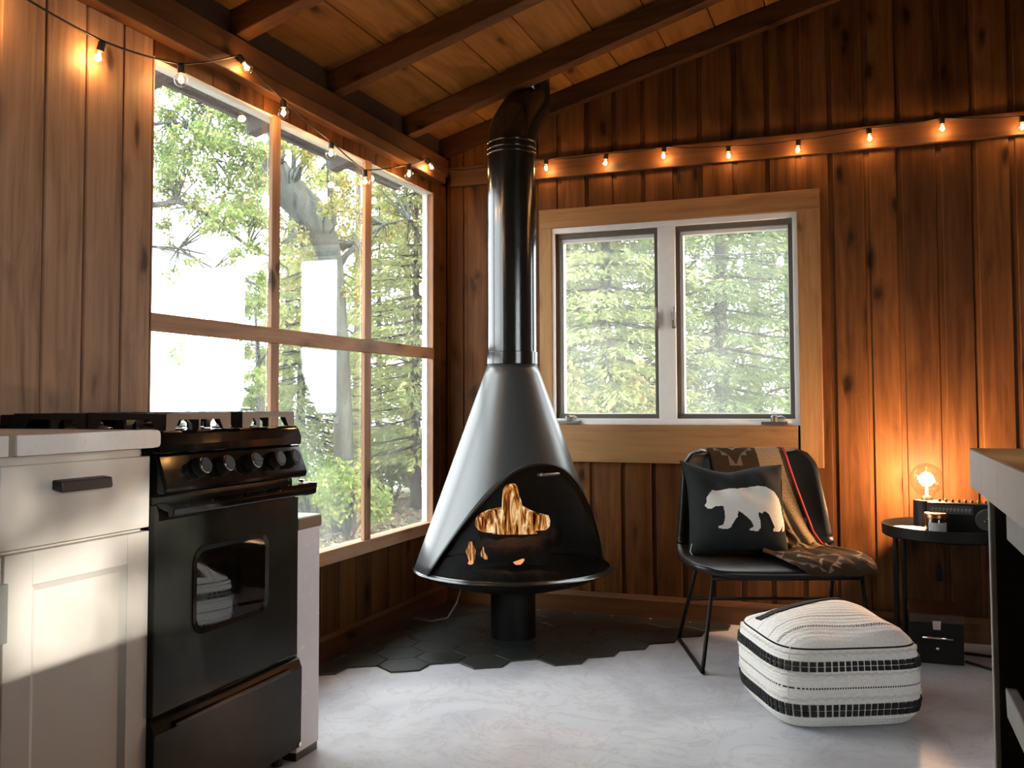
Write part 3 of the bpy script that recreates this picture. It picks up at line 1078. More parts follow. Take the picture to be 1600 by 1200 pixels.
def log(name, p0, p1, r, label, seed):
    rr = random.Random(seed)
    p0, p1 = Vector(p0), Vector(p1)
    pts = [p0.lerp(p1, i / 9) + Vector((0, 0, rr.uniform(-1, 1) * 0.004)) for i in range(10)]
    rad = [r * (0.9 + 0.2 * rr.random()) for _ in pts]
    g = MB().tube(pts, rad, 14)
    g.v = [(x + rr.uniform(-1, 1) * 0.003, y + rr.uniform(-1, 1) * 0.003, z + rr.uniform(-1, 1) * 0.003) for x, y, z in g.v]
    o = g.build(name, 'bark_log', None, (p0 + p1) / 2, smooth=True)
    tag(o, label, 'log')
    return o


R2 = Vector((0.937, 0.35, 0))       # to the viewer's right
T2 = Vector((0.35, -0.937, 0))      # towards the viewer


def fpt(r, t, z):
    p = FC + R2 * r + T2 * t
    return (p.x, p.y, z)


log('fire_log', fpt(-0.17, 0.12, 0.36), fpt(0.15, 0.10, 0.375), 0.052, 'charred log lying across the front of the fire below the tall flame', 1)
log('fire_log', fpt(-0.13, -0.02, 0.425), fpt(0.20, 0.02, 0.415), 0.045, 'charred log behind the front log at the foot of the tall flame', 2)
log('fire_log', fpt(-0.20, 0.205, 0.288), fpt(0.18, 0.235, 0.288), 0.022, 'thin charred log lowest at the front of the fire bed', 3)

fire = thing('fire', 'orange log fire with one tall stump-shaped flame inside the black cone', 'fire', fpt(-0.02, 0.05, 0.40))


def flame(name, outline, t, depth, mat, zoff=0):
    """outline: list of (z, left, right) in the fire's own frame; a closed lens-shaped body."""
    g = MB()
    n = 20

    def fn(u, v):
        k = v * (len(outline) - 1)
        i = min(int(k), len(outline) - 2)
        f = k - i
        z = outline[i][0] * (1 - f) + outline[i + 1][0] * f
        l = outline[i][1] * (1 - f) + outline[i + 1][1] * f
        r = outline[i][2] * (1 - f) + outline[i + 1][2] * f
        a = 2 * PI * u
        return fpt((l + r) / 2 + (r - l) / 2 * math.cos(a), t - depth * math.sin(a) * min(1, (r - l) / 0.08), z)
    g.grid(fn, n, 24, close_u=True)
    return g.build(name, mat, fire, fpt(0, t, outline[0][0]), smooth=True)


flame('tall_flame', [(0.432, -0.085, 0.10), (0.445, -0.075, 0.092), (0.47, -0.062, 0.074), (0.50, -0.053, 0.060), (0.54, -0.046, 0.040), (0.58, -0.044, 0.031), (0.61, -0.040, 0.025), (0.626, -0.030, 0.020), (0.634, -0.012, 0.012)], 0.06, 0.03, 'flame')
flame('side_flame', [(0.440, -0.12, -0.02), (0.448, -0.14, -0.02), (0.47, -0.155, -0.02), (0.50, -0.148, -0.02), (0.517, -0.128, -0.03), (0.530, -0.10, -0.035), (0.538, -0.06, -0.04)], 0.07, 0.022, 'flame')
flame('side_flame', [(0.446, 0.03, 0.135), (0.46, 0.03, 0.15), (0.485, 0.03, 0.152), (0.505, 0.03, 0.145), (0.512, 0.03, 0.115), (0.525, 0.025, 0.075), (0.545, 0.02, 0.04)], 0.055, 0.022, 'flame')
flame('ember_flame', [(0.335, -0.168, -0.155), (0.355, -0.175, -0.15), (0.385, -0.185, -0.145), (0.405, -0.175, -0.155), (0.42, -0.17, -0.16)], 0.20, 0.02, 'flame')
flame('ember_flame', [(0.352, -0.11, -0.098), (0.365, -0.125, -0.10), (0.38, -0.125, -0.112), (0.40, -0.118, -0.114)], 0.20, 0.012, 'flame')
flame('ember', [(0.333, 0.01, 0.03), (0.343, 0.0, 0.04), (0.35, 0.02, 0.045), (0.356, 0.036, 0.044)], 0.215, 0.01, 'ember')
flame('ember', [(0.336, -0.172, -0.158), (0.342, -0.176, -0.154), (0.35, -0.17, -0.16)], 0.225, 0.01, 'ember')
fl = bpy.data.lights.new('fire_light', 'POINT')
flo = bpy.data.objects.new('fire_light', fl)
COL.objects.link(flo)
flo.location = fpt(0.0, 0.16, 0.50)
fl.energy = 1.2
fl.color = (1.0, 0.45, 0.13)
fl.shadow_soft_size = 0.05

# ------------------------------------------------------------------ stove
XS = -1.43
st = thing('gas_stove', 'black gas stove with five knobs between the cream cabinet and the window', 'stove', (-1.66, 1.905, 0))
SY0, SY1 = 1.640, 2.180
box('stove_carcass', 'enamel_soft', -1.892, XS - 0.02, SY0 + 0.004, SY1 - 0.002, 0.045, 0.87, st)
g = MB()
g.prism([(-1.892, 0.868), (XS - 0.012, 0.868), (XS + 0.004, 0.852), (XS + 0.006, 0.872), (XS - 0.004, 0.897), (XS - 0.012, 0.902), (-1.892, 0.902)], 'y', SY0 - 0.004, SY1 + 0.002)
g.v = [(x, z2, y2) if False else (x, y2, z2) for x, y2, z2 in g.v]
g.build('cooktop', 'enamel', st, bevel=0.003)
g = MB()
g.prism([(XS - 0.03, 0.852), (XS - 0.005, 0.852), (XS + 0.022, 0.778), (XS + 0.018, 0.766), (XS - 0.03, 0.760)], 'y', SY0 - 0.002, SY1 + 0.008)
g.build('control_panel', 'enamel', st, bevel=0.006)
nrm = Vector((0.94, 0, 0.342))
for k, yk in enumerate((1.752, 1.836, 1.944, 2.043, 2.113)):
    g = MB()
    c = Vector((XS + 0.009, yk, 0.815))
    q = Vector((0, 0, 1)).rotation_difference(nrm)
    prof = [(0.023, 0.0), (0.024, 0.006), (0.021, 0.010), (0.0195, 0.026), (0.0165, 0.030), (0.0, 0.030)]
    h = MB().lathe(prof, (0, 0, 0), 24)
    if k == 2:
        h.box(-0.002, 0.002, -0.017, 0.017, 0.029, 0.033)
    g.add([c + q @ Vector(p) for p in h.v], h.f)
    kb = g.build('knob', 'plastic', st, smooth=math.radians(40))
    rg = MB()
    h = MB().lathe([(0.0198, 0.0245), (0.0204, 0.0268), (0.0182, 0.0290)], (0, 0, 0), 24, caps=False)
    rg.add([c + q @ Vector(p) for p in h.v], h.f)
    rg.build('knob_ring', 'chrome' if k < 3 else 'pewter', kb, smooth=True)
# oven door with its window
dr = MB()
dr.box(XS - 0.02, XS, SY0 - 0.012, SY1 - 0.002, 0.292, 0.742)
door = dr.build('oven_door', 'enamel_soft', st, (XS, 1.9, 0.5), bevel=0.004)


def rrect(y0, y1, z0, z1, r, n=6):
    pts = []
    for cx, cz, a0 in ((y1 - r, z1 - r, 0), (y0 + r, z1 - r, 90), (y0 + r, z0 + r, 180), (y1 - r, z0 + r, 270)):
        for i in range(n + 1):
            a = math.radians(a0 + 90 * i / n)
            pts.append((cx + r * math.cos(a), cz + r * math.sin(a)))
    return pts


outer = rrect(1.752, 2.040, 0.436, 0.636, 0.038)
inner = rrect(1.766, 2.026, 0.448, 0.624, 0.030)
g = MB()
n = len(outer)
g.add([(XS + 0.0035, p, q) for p, q in outer] + [(XS + 0.0015, p, q) for p, q in inner] + [(XS - 0.002, p, q) for p, q in outer],
      [(i, (i + 1) % n, n + (i + 1) % n, n + i) for i in range(n)] + [(i, 2 * n + i, 2 * n + (i + 1) % n, (i + 1) % n) for i in range(n)])
g.build('window_gasket', 'enamel', door, smooth=math.radians(30))
g = MB()
g.prism(inner, 'x', XS - 0.003, XS + 0.0018)
g.build('oven_window', 'oven_glass', door)
g = MB()
g.prism([(XS - 0.004, 0.748), (XS + 0.030, 0.748), (XS + 0.046, 0.738), (XS + 0.044, 0.722), (XS + 0.030, 0.716), (XS + 0.026, 0.730), (XS - 0.004, 0.736)], 'y', SY0 - 0.004, SY1 + 0.016)
g.build('door_handle', 'enamel', door, bevel=0.003)
box('handle_end', 'chrome', XS - 0.006, XS + 0.044, SY1 + 0.0165, SY1 + 0.020, 0.735, 0.750, door)
box('handle_end', 'chrome', XS - 0.004, XS + 0.010, SY1 + 0.001, SY1 + 0.013, 0.750, 0.758, door)
g = MB()
g.prism([(XS - 0.018, 0.046), (XS + 0.004, 0.046), (XS + 0.006, 0.255), (XS - 0.004, 0.280), (XS - 0.018, 0.284)], 'y', SY0 - 0.012, SY1 + 0.012)
g.build('broiler_drawer', 'enamel_soft', st, bevel=0.003)
box('drawer_pull', 'enamel', XS - 0.002, XS + 0.012, SY0 + 0.05, SY1 - 0.05, 0.256, 0.268, st)
g = MB()
g.lathe([(0.006, 0), (0.006, 0.004)], (XS + 0.004, SY1 + 0.002, 0.056), 10, axis='x')
g.build('corner_screw', 'chrome', st)
box('back_vent', 'enamel', -1.896, -1.862, SY0, 2.095, 0.900, 0.938, st)
for yy in (1.66, 2.16):
    for xx in (-1.86, -1.48):
        g = MB().lathe([(0.015, 0.0), (0.012, 0.046)], (xx, yy, 0), 10)
        g.build('leg', 'iron', st)
fin = [(0.0, 0.000), (0.018, 0.0), (0.018, 0.012), (0.030, 0.024), (0.050, 0.028), (0.085, 0.028), (0.085, 0.038), (0.0, 0.038)]
for bx in (-1.545, -1.765):
    for by in (1.775, 2.045):
        gr = MB()
        for k in range(4):
            a = k * PI / 2
            c, s = math.cos(a), math.sin(a)
            tv = []
            for t in (-0.0035, 0.0035):
                for d, z in fin:
                    lx, ly = 0.112 - d, t
                    tv.append((bx + lx * c - ly * s, by + lx * s + ly * c, 0.9025 + z))
            nf = len(fin)
            gr.add(tv, [tuple(range(nf - 1, -1, -1)), tuple(range(nf, 2 * nf))] + [(i, (i + 1) % nf, nf + (i + 1) % nf, nf + i) for i in range(nf)])
            # side plates that close the square
            px = [(0.112, -0.118), (0.112, 0.118)]
            tv = []
            for w2 in (0.108, 0.113):
                for l, z in ((-0.112, 0.0), (-0.085, 0.0), (-0.070, 0.024), (0.070, 0.024), (0.085, 0.0), (0.112, 0.0), (0.112, 0.038), (-0.112, 0.038)):
                    tv.append((bx + w2 * c - l * s, by + w2 * s + l * c, 0.9025 + z))
            gr.add(tv, [tuple(range(7, -1, -1)), tuple(range(8, 16))] + [(i, (i + 1) % 8, 8 + (i + 1) % 8, 8 + i) for i in range(8)])
        gr.build('burner_grate', 'iron', st)
        bu = MB().lathe([(0.045, 0.902), (0.045, 0.908), (0.036, 0.910), (0.036, 0.916), (0.030, 0.920), (0.0, 0.920)], (bx, by, 0), 24)
        bn = bu.build('burner', 'iron', st, smooth=math.radians(40))
        bu = MB().lathe([(0.052, 0.9022), (0.060, 0.9035), (0.052, 0.9055)], (bx, by, 0), 24, caps=False)
        bu.build('burner_ring', 'chrome', bn, smooth=True)

# ------------------------------------------------------------------ low white cabinet past the stove
lc = thing('low_cabinet', 'low white cabinet with a brown edged top between the stove and the window wall', 'cabinet', (-1.66, 2.25, 0))
box('cabinet_body', 'appliance_white', -1.896, -1.444, 2.196, 2.306, 0.022, 0.618, lc, bevel=0.002)
box('cabinet_top', 'brown_edge', -1.898, -1.440, 2.194, 2.309, 0.618, 0.648, lc, bevel=0.002)
box('top_sheet', 'counter', -1.898, -1.441, 2.195, 2.308, 0.648, 0.652, lc, bevel=0.001)
box('plinth', 'iron', -1.89, -1.447, 2.2, 2.303, 0.0, 0.022, lc, bevel=0)

# ------------------------------------------------------------------ cream kitchen cabinet and worktop
XF = -1.442
kc = thing('kitchen_cabinet', 'cream kitchen base cabinet with black pulls left of the stove', 'cabinet', (-1.66, 1.05, 0))
box('cabinet_body', 'cream_paint', -1.895, XF - 0.022, 0.42, 1.626, 0.09, 0.866, kc)
box('toe_kick', 'dark_inside', -1.895, XF - 0.07, 0.42, 1.62, 0.0, 0.09, kc, bevel=0)
box('face_rail', 'cream_paint', XF - 0.022, XF - 0.010, 0.42, 1.608, 0.842, 0.866, kc, bevel=0.001)
for a, b in ((0.86, 1.248), (1.252, 1.626)):
    d = box('drawer', 'cream_paint', XF - 0.022, XF, a, b, 0.698, 0.850, kc, bevel=0.002)
    m = (a + b) / 2 - 0.010
    g = MB()
    g.prism([(XF, 0.800), (XF + 0.024, 0.794), (XF + 0.027, 0.798), (XF + 0.024, 0.816), (XF + 0.004, 0.818), (XF, 0.818)], 'y', m - 0.064, m + 0.064)
    g.build('cup_pull', 'black_handle', d, bevel=0.004)


def panel_door(y0, y1, z0, z1, pull_y):
    d = MB()
    fw = 0.062
    x0, x1 = XF - 0.022, XF
    d.box(x0, x1, y0, y0 + fw, z0, z1)
    d.box(x0, x1, y1 - fw, y1, z0, z1)
    d.box(x0, x1, y0 + fw, y1 - fw, z0, z0 + fw)
    d.box(x0, x1, y0 + fw, y1 - fw, z1 - fw, z1)
    o = d.build('door', 'cream_paint', kc, (XF, (y0 + y1) / 2, (z0 + z1) / 2), bevel=0.0015)
    g = MB()
    a0, a1, b0, b1 = y0 + fw, y1 - fw, z0 + fw, z1 - fw
    s = 0.013
    ring0 = [(x1 - 0.001, a0, b0), (x1 - 0.001, a1, b0), (x1 - 0.001, a1, b1), (x1 - 0.001, a0, b1)]
    ring1 = [(x1 - 0.009, a0 + s, b0 + s), (x1 - 0.009, a1 - s, b0 + s), (x1 - 0.009, a1 - s, b1 - s), (x1 - 0.009, a0 + s, b1 - s)]
    g.add(ring0 + ring1, [(i, (i + 1) % 4, 4 + (i + 1) % 4, 4 + i) for i in range(4)] + [(4, 5, 6, 7)])
    g.build('door_panel', 'cream_paint', o)
    if pull_y:
        p = MB()
        p.box(XF, XF + 0.022, pull_y - 0.013, pull_y + 0.013, 0.548, 0.562)
        p.box(XF, XF + 0.022, pull_y - 0.013, pull_y + 0.013, 0.628, 0.642)
        p.box(XF + 0.018, XF + 0.026, pull_y - 0.013, pull_y + 0.013, 0.542, 0.646)
        p.build('bar_pull', 'grey_paint', o, bevel=0.002)


panel_door(1.264, 1.626, 0.100, 0.690, None)
panel_door(0.895, 1.257, 0.100, 0.690, 1.238)
g = MB()
pl = [(1.268, 0.868), (1.612, 0.868)] + [(1.636 - 0.010 + 0.010 * math.cos(a), 0.868 + 0.010 + 0.010 * math.sin(a)) for a in (-PI / 3, -PI / 6, 0)] + \
     [(1.636 - 0.010 + 0.010 * math.cos(a), 0.896 + 0.010 * math.sin(a)) for a in (0, PI / 4, PI / 2)] + [(1.268, 0.906)]
g.prism(pl, 'x', -1.896, XF + 0.020)
ct = g.build('worktop', 'counter', None, (-1.66, 1.45, 0.868), bevel=0.002)
tag(ct, 'white worktop slab with a rounded end against the black stove', 'worktop')
g = MB().box(-1.896, XF + 0.020, 0.42, 1.251, 0.868, 0.906)
ct2 = g.build('worktop', 'counter', None, (-1.66, 0.9, 0.868), bevel=0.002)
tag(ct2, 'white worktop slab cut off by the picture edge, past the brown joint strip', 'worktop')
box('joint_strip', 'counter_gap', -1.896, XF + 0.014, 1.252, 1.267, 0.868, 0.904, ct, bevel=0)

# ------------------------------------------------------------------ kitchen island at the right edge
ki = thing('kitchen_island', 'tall grey kitchen island with a thick butcher-block top', 'island', (0.45, 0.7, 0))
IX0, IX1, IY0, IY1 = 0.128, 0.86, 0.02, 1.362
y = IY0
k = 0
while y < IY1 - 0.001:
    b = min(y + 0.0447 * 3, IY1)
    box('top_block', 'block_y', IX0, IX1, y, b, 0.850, 0.8985, ki, bevel=0.0008)
    y = b
box('top_surface', 'block_top', IX0 + 0.001, IX1 - 0.001, IY0 + 0.001, IY1 - 0.001, 0.8984, 0.9, ki, bevel=0)
g = MB()
box('end_panel', 'grey_paint', IX0 + 0.018, IX1 - 0.03, IY1 - 0.036, IY1 - 0.020, 0.0, 0.850, ki, bevel=0.002)
box('end_panel', 'grey_paint', IX0 + 0.018, IX1 - 0.03, IY0 + 0.020, IY0 + 0.036, 0.0, 0.850, ki, bevel=0.002)
box('apron', 'grey_paint', IX0 + 0.034, IX0 + 0.050, IY0 + 0.036, IY1 - 0.058, 0.790, 0.850, ki, bevel=0.002)
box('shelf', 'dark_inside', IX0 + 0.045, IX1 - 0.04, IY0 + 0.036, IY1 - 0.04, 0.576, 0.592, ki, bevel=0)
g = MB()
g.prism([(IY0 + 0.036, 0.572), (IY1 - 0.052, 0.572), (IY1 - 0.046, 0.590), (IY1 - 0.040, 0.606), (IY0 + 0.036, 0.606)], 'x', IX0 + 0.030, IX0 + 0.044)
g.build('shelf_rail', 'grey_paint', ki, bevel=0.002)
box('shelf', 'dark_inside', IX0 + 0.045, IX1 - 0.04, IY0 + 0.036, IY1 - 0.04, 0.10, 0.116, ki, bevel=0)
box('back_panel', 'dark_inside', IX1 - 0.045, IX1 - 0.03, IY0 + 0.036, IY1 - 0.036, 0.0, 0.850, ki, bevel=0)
box('dark_inner_sheet', 'dark_inside', IX0 + 0.024, IX1 - 0.046, IY1 - 0.040, IY1 - 0.0365, 0.0, 0.849, ki, bevel=0)  # thin black sheet added to carry the interior's painted shade

# ------------------------------------------------------------------ chair
CC = Vector((-0.353, 3.717, 0))
CR = math.radians(20.3)
ch = thing('lounge_chair', 'black leather shell chair on a thin metal sled base by the casement window', 'chair', CC, CR)
RC = Matrix.Translation(CC) @ Matrix.Rotation(CR, 4, 'Z')


def cl(x, y, z):
    return tuple(RC @ Vector((x, y, z - 0.017 * min(1.0, max(0.0, z - 0.02) / 0.3))))


PROF = [(-0.285, 0.366), (-0.27, 0.377), (-0.23, 0.383), (-0.12, 0.380), (0.0, 0.374), (0.09, 0.370), (0.15, 0.374), (0.192, 0.392), (0.215, 0.425),
        (0.232, 0.48), (0.255, 0.57), (0.278, 0.66), (0.292, 0.72), (0.300, 0.755), (0.305, 0.768)]
WID = [0.315, 0.322, 0.328, 0.332, 0.330, 0.325, 0.320, 0.315, 0.310, 0.303, 0.292, 0.281, 0.274, 0.270, 0.268]


def poly_at(P, s):
    k = s * (len(P) - 1)
    i = min(int(k), len(P) - 2)
    f = k - i
    if isinstance(P[0], tuple):
        return tuple(P[i][j] * (1 - f) + P[i + 1][j] * f for j in range(len(P[0])))
    return P[i] * (1 - f) + P[i + 1] * f


cum = [0.0]
for a, b in zip(PROF[:-1], PROF[1:]):
    cum.append(cum[-1] + math.hypot(b[0] - a[0], b[1] - a[1]))
LTOT = cum[-1]


def prof_at(d):
    d = min(max(d, 0), LTOT)
    for i in range(len(cum) - 1):
        if d <= cum[i + 1] + 1e-9:
            f = (d - cum[i]) / (cum[i + 1] - cum[i])
            P, Q = PROF[i], PROF[i + 1]
            return P[0] + (Q[0] - P[0]) * f, P[1] + (Q[1] - P[1]) * f, WID[i] + (WID[i + 1] - WID[i]) * f, (Q[0] - P[0], Q[1] - P[1])
    return PROF[-1][0], PROF[-1][1], WID[-1], (0, 1)


def shell(u, v):
    # rows crowd towards both ends for the rounded corners
    d = LTOT * (0.5 - 0.5 * math.cos(PI * v)) if False else LTOT * v
    y, z, wd, (ty, tz) = prof_at(d)
    rc0, rc1 = 0.10, 0.075
    if d < rc0:
        wd += -rc0 + math.sqrt(max(rc0 * rc0 - (rc0 - d) ** 2, 0))
    if LTOT - d < rc1:
        e = LTOT - d
        wd += -rc1 + math.sqrt(max(rc1 * rc1 - (rc1 - e) ** 2, 0))
    x = (2 * u - 1)
    L = math.hypot(ty, tz)
    ny, nz = -tz / L, ty / L           # inward: up from the seat, forward from the back
    back = min(max((d - 0.38) / 0.25, 0), 1)
    lift = (0.010 + 0.045 * back * (1 - 0.3 * (d / LTOT))) * abs(x) ** 3
    return cl(wd * x, y + ny * lift, z + nz * lift)


g = MB()
g.grid(shell, 28, 64)
g.build('seat_shell', 'leather', ch, smooth=True, solid=0.022)
for s in (-1, 1):
    g = MB()
    P = [(s * 0.262, 0.03, 0.362), (s * 0.300, 0.235, 0.016), (s * 0.301, 0.247, 0.009), (s * 0.301, 0.236, 0.0078),
         (s * 0.301, -0.236, 0.0078), (s * 0.301, -0.247, 0.009), (s * 0.300, -0.243, 0.02), (s * 0.262, -0.262, 0.366)]
    g.tube([cl(*p) for p in P], 0.0075, 10)
    g.build('sled_leg', 'black_matte', ch, smooth=True)
g = MB()
g.tube([cl(-0.279, 0.125, 0.20), cl(0.279, 0.125, 0.20)], 0.0065, 8)
g.build('crossbar', 'black_matte', ch, smooth=True)
for yy in (0.03, -0.262):
    g = MB()
    g.tube([cl(-0.268, yy, 0.357), cl(0.268, yy, 0.357)], 0.0075, 8)
    g.build('seat_rail', 'black_matte', ch, smooth=True)

# cushion with a white bear
PCX, PY0, PZ0 = -0.095, 0.060, 0.387
LEAN = math.radians(-14)
pu = thing('bear_cushion', 'dark square cushion with a white bear shape leaning on the black chair', 'cushion', cl(PCX, PY0, PZ0), CR)
PWD, PHT = 0.39, 0.355


def pil(u, v, side):
    """u, v in 0..1; side +1 faces the front."""
    a, b = 2 * u - 1, 2 * v - 1
    th = 0.068 * max(1 - a ** 4, 0) ** 0.6 * max(1 - b ** 4, 0) ** 0.6
    pin = 1 - 0.07 * (1 - abs(a) ** 2.5) * 0 - 0.055 * (1 - b * b) * abs(a) ** 3
    pinv = 1 - 0.055 * (1 - a * a) * abs(b) ** 3
    x = PWD / 2 * a * pin
    z = PHT / 2 * (b * pinv + 1)
    if b > 0:
        z -= 0.022 * b * math.exp(-((a + 0.15) / 0.45) ** 2)
        th += 0.030 * math.sin(9 * a + 5 * b) * b * b * (1 - b) * 2
    if b > 0.6 and a < -0.6:
        x -= 0.016 * (b - 0.6) / 0.4 * (-a - 0.6) / 0.4
        z += 0.018 * (b - 0.6) / 0.4 * (-a - 0.6) / 0.4
    yy = -side * th
    cs, sn = math.cos(LEAN), math.sin(LEAN)
    y2, z2 = yy * cs - z * sn, yy * sn + z * cs
    return cl(PCX + x, PY0 + y2, PZ0 + z2)


g = MB()
g.grid(lambda u, v: pil(u, v, 1), 40, 40)
g.grid(lambda u, v: pil(1 - u, v, -1), 40, 40)
g.build('cushion_cover', 'pillow', pu, smooth=True)
BEAR = [(275, 480), (290, 455), (292, 420), (318, 382), (340, 354), (352, 362), (380, 358), (450, 338), (520, 340), (600, 335), (660, 330), (720, 345), (780, 380), (820, 430), (838, 480), (845, 540),
        (858, 580), (858, 630), (850, 660), (826, 668), (838, 622), (815, 655), (800, 668), (752, 668), (748, 655), (765, 640), (745, 590), (730, 550), (712, 530), (690, 525),
        (680, 540), (655, 530), (648, 548), (660, 590), (662, 640), (640, 668), (590, 665), (578, 655), (610, 635), (600, 600), (570, 565), (540, 540), (508, 518), (505, 560), (480, 590), (450, 640), (430, 650),
        (370, 648), (360, 632), (400, 620), (412, 580), (412, 520), (410, 488), (395, 482), (350, 487), (320, 505), (300, 505)]
BP = [((px - 168) / (878 - 168), 1 - (py - 158) / (830 - 158)) for px, py in BEAR]


def inside(p, poly):
    x, y = p
    c = False
    j = len(poly) - 1
    for i in range(len(poly)):
        if (poly[i][1] > y) != (poly[j][1] > y) and x < (poly[j][0] - poly[i][0]) * (y - poly[i][1]) / (poly[j][1] - poly[i][1]) + poly[i][0]:
            c = not c
        j = i
    return c


g = MB()
NB = 150
idx = {}
fn_off = RC.to_3x3() @ Vector((0, -0.0025, -0.0006))
for j in range(NB):
    for i in range(NB):
        if inside(((i + 0.5) / NB, (j + 0.5) / NB), BP):
            f = []
            for q in ((i, j), (i + 1, j), (i + 1, j + 1), (i, j + 1)):
                if q not in idx:
                    idx[q] = len(g.v)
                    g.v.append(tuple(Vector(pil(q[0] / NB, q[1] / NB, 1)) + fn_off))
                f.append(idx[q])
            g.f.append(tuple(f))
g.build('bear_applique', 'bear_white', pu, smooth=True)
g = MB()
q = Vector(pil(0.02, 0.12, 1))
g.tube([q, q + Vector((-0.006, -0.006, -0.03)), q + Vector((0.004, -0.006, -0.045))], 0.0015, 6)
g.build('seam_tag', 'bear_white', pu)

# blanket thrown over the chair back and across the seat
BPATH = [(0.352, 0.60, -0.16, 0.12), (0.338, 0.70, -0.16, 0.13), (0.332, 0.765, -0.165, 0.135), (0.318, 0.790, -0.165, 0.14), (0.290, 0.788, -0.165, 0.145), (0.272, 0.765, -0.16, 0.150),
         (0.258, 0.70, -0.15, 0.165), (0.240, 0.62, -0.10, 0.185), (0.215, 0.53, -0.04, 0.21), (0.195, 0.46, 0.0, 0.232), (0.165, 0.417, 0.02, 0.255), (0.12, 0.402, 0.03, 0.275),
         (0.06, 0.402, 0.02, 0.300), (0.0, 0.405, -0.01, 0.318), (-0.08, 0.410, -0.04, 0.318), (-0.16, 0.413, -0.03, 0.318), (-0.22, 0.412, 0.0, 0.316), (-0.268, 0.404, 0.04, 0.310),
         (-0.290, 0.385, 0.05, 0.306), (-0.296, 0.365, 0.06, 0.304)]
bl_t = thing('blanket', 'brown patterned woven blanket draped over the chair back and seat', 'blanket', cl(0.15, 0.0, 0.40), CR)


def blk(u, v):
    y, z, x0, x1 = poly_at(BPATH, v)
    x = x0 + (x1 - x0) * u
    fold = 0.010 * math.sin(u * 9 + v * 7) + 0.006 * math.sin(u * 21 - v * 11)
    k = min(max((v - 0.30) / 0.15, 0), 1)
    wob = 0.014 * math.sin(v * 26) * k * (1 - u) * 0.7
    if v > 0.55:
        return cl(x + wob, y, z + abs(fold) * 0.9)
    return cl(x + wob, y - abs(fold) * k * 1.3 - 0.003, z)


g = MB()
g.grid(blk, 40, 90)
bo = g.build('blanket_cloth', 'blanket', bl_t, smooth=True, solid=0.006)
uvl = bo.data.uv_layers.new(name='weave')
vid = np.zeros(len(bo.data.loops), dtype=int)
bo.data.loops.foreach_get('vertex_index', vid)
uvs = np.stack([(vid % 41) / 40.0, (vid // 41) / 90.0], 1)
uvl.data.foreach_set('uv', uvs.ravel().astype(np.float32))
g = MB()
ep = []
for i in range(0, 60):
    v = i / 59 * 0.56
    p = Vector(blk(1.0, v))
    ep.append(p)
g.tube(ep, 0.006, 8)
g.build('red_edge', 'red_binding', bl_t, smooth=True)

# ------------------------------------------------------------------ striped pouf
PA = math.radians(26)
PC = Vector((-0.238, 2.848, 0)) + Vector((math.cos(PA), math.sin(PA), 0)) * 0.235 + Vector((-math.sin(PA), math.cos(PA), 0)) * 0.235
po = thing('pouf', 'square cream woven pouf with black braided stripes on the pale floor', 'pouf', PC, PA)
RP = Matrix.Translation(PC) @ Matrix.Rotation(PA, 4, 'Z')


def sgn(a, e):
    return math.copysign(abs(a) ** e, a)


PPROF = [(0.0, 0.004), (0.70, 0.004), (0.88, 0.010), (0.955, 0.035), (0.985, 0.075), (1.0, 0.12), (0.998, 0.16), (0.985, 0.202), (0.955, 0.230), (0.915, 0.246), (0.80, 0.270), (0.62, 0.292), (0.40, 0.306), (0.20, 0.312), (0.0, 0.313)]


def pouf_at(th, r, z, out=0.0):
    h = 0.232
    c, s = math.cos(th), math.sin(th)
    k = 1.0 / (abs(c) ** 5.0 + abs(s) ** 5.0) ** (1 / 5.0)
    x, y = (h * r + out) * k * c, (h * r + out) * k * s
    if z > 0.246:
        e = min((z - 0.246) / 0.03, 1)
        z += e * (0.008 * math.sin(15 * x + 6 * y) + 0.006 * math.sin(22 * y - 5 * x + 1.0))
    else:
        bulge = 0.004 * math.sin(th * 7) * math.sin(z * 25)
        x, y = x * (1 + bulge), y * (1 + bulge)
    return tuple(RP @ Vector((x, y, z)))


def pouf_fn(u, v):
    r, z = poly_at(PPROF, v)
    return pouf_at(2 * PI * u, r, z)


g = MB()
g.grid(pouf_fn, 120, 70, close_u=True)
g.build('pouf_cover', 'pouf', po, smooth=True)


def prof_r(z):
    for a, b in zip(PPROF[2:9], PPROF[3:10]):
        if a[1] <= z <= b[1]:
            f = (z - a[1]) / (b[1] - a[1])
            return a[0] + (b[0] - a[0]) * f
    return 0.9


def tuft_row(z, hgt, n, name):
    """A row of black woven tufts round the pouf; the tufts are one woven band."""
    g = MB()
    for k in range(n):
        for half in (0, 1):
            t0 = 2 * PI * (k + 0.06 + 0.0) / n
            t1 = 2 * PI * (k + 0.90) / n
            z0 = z - hgt / 2 + half * hgt / 2 + 0.0008
            z1 = z0 + hgt / 2 - 0.0008
            vs = []
            for o, sh in ((-0.003, 0), (0.0055, 1)):
                for tt, zz in ((t0, z0), (t1, z0), (t1, z1), (t0, z1)):
                    ts = tt + (t1 - t0) * 0.12 * sh * (1 if tt == t0 else -1)
                    zs2 = zz + 0.0016 * sh * (1 if zz == z0 else -1)
                    vs.append(pouf_at(ts, prof_r(zz), zs2, o))
            g.add(vs, [(3, 2, 1, 0), (4, 5, 6, 7), (0, 1, 5, 4), (1, 2, 6, 5), (2, 3, 7, 6), (3, 0, 4, 7)])
    o = g.build(name, 'band', po, smooth=math.radians(25))
    o['kind'] = 'stuff'


tuft_row(0.190, 0.030, 76, 'woven_band')
tuft_row(0.062, 0.038, 76, 'woven_band')


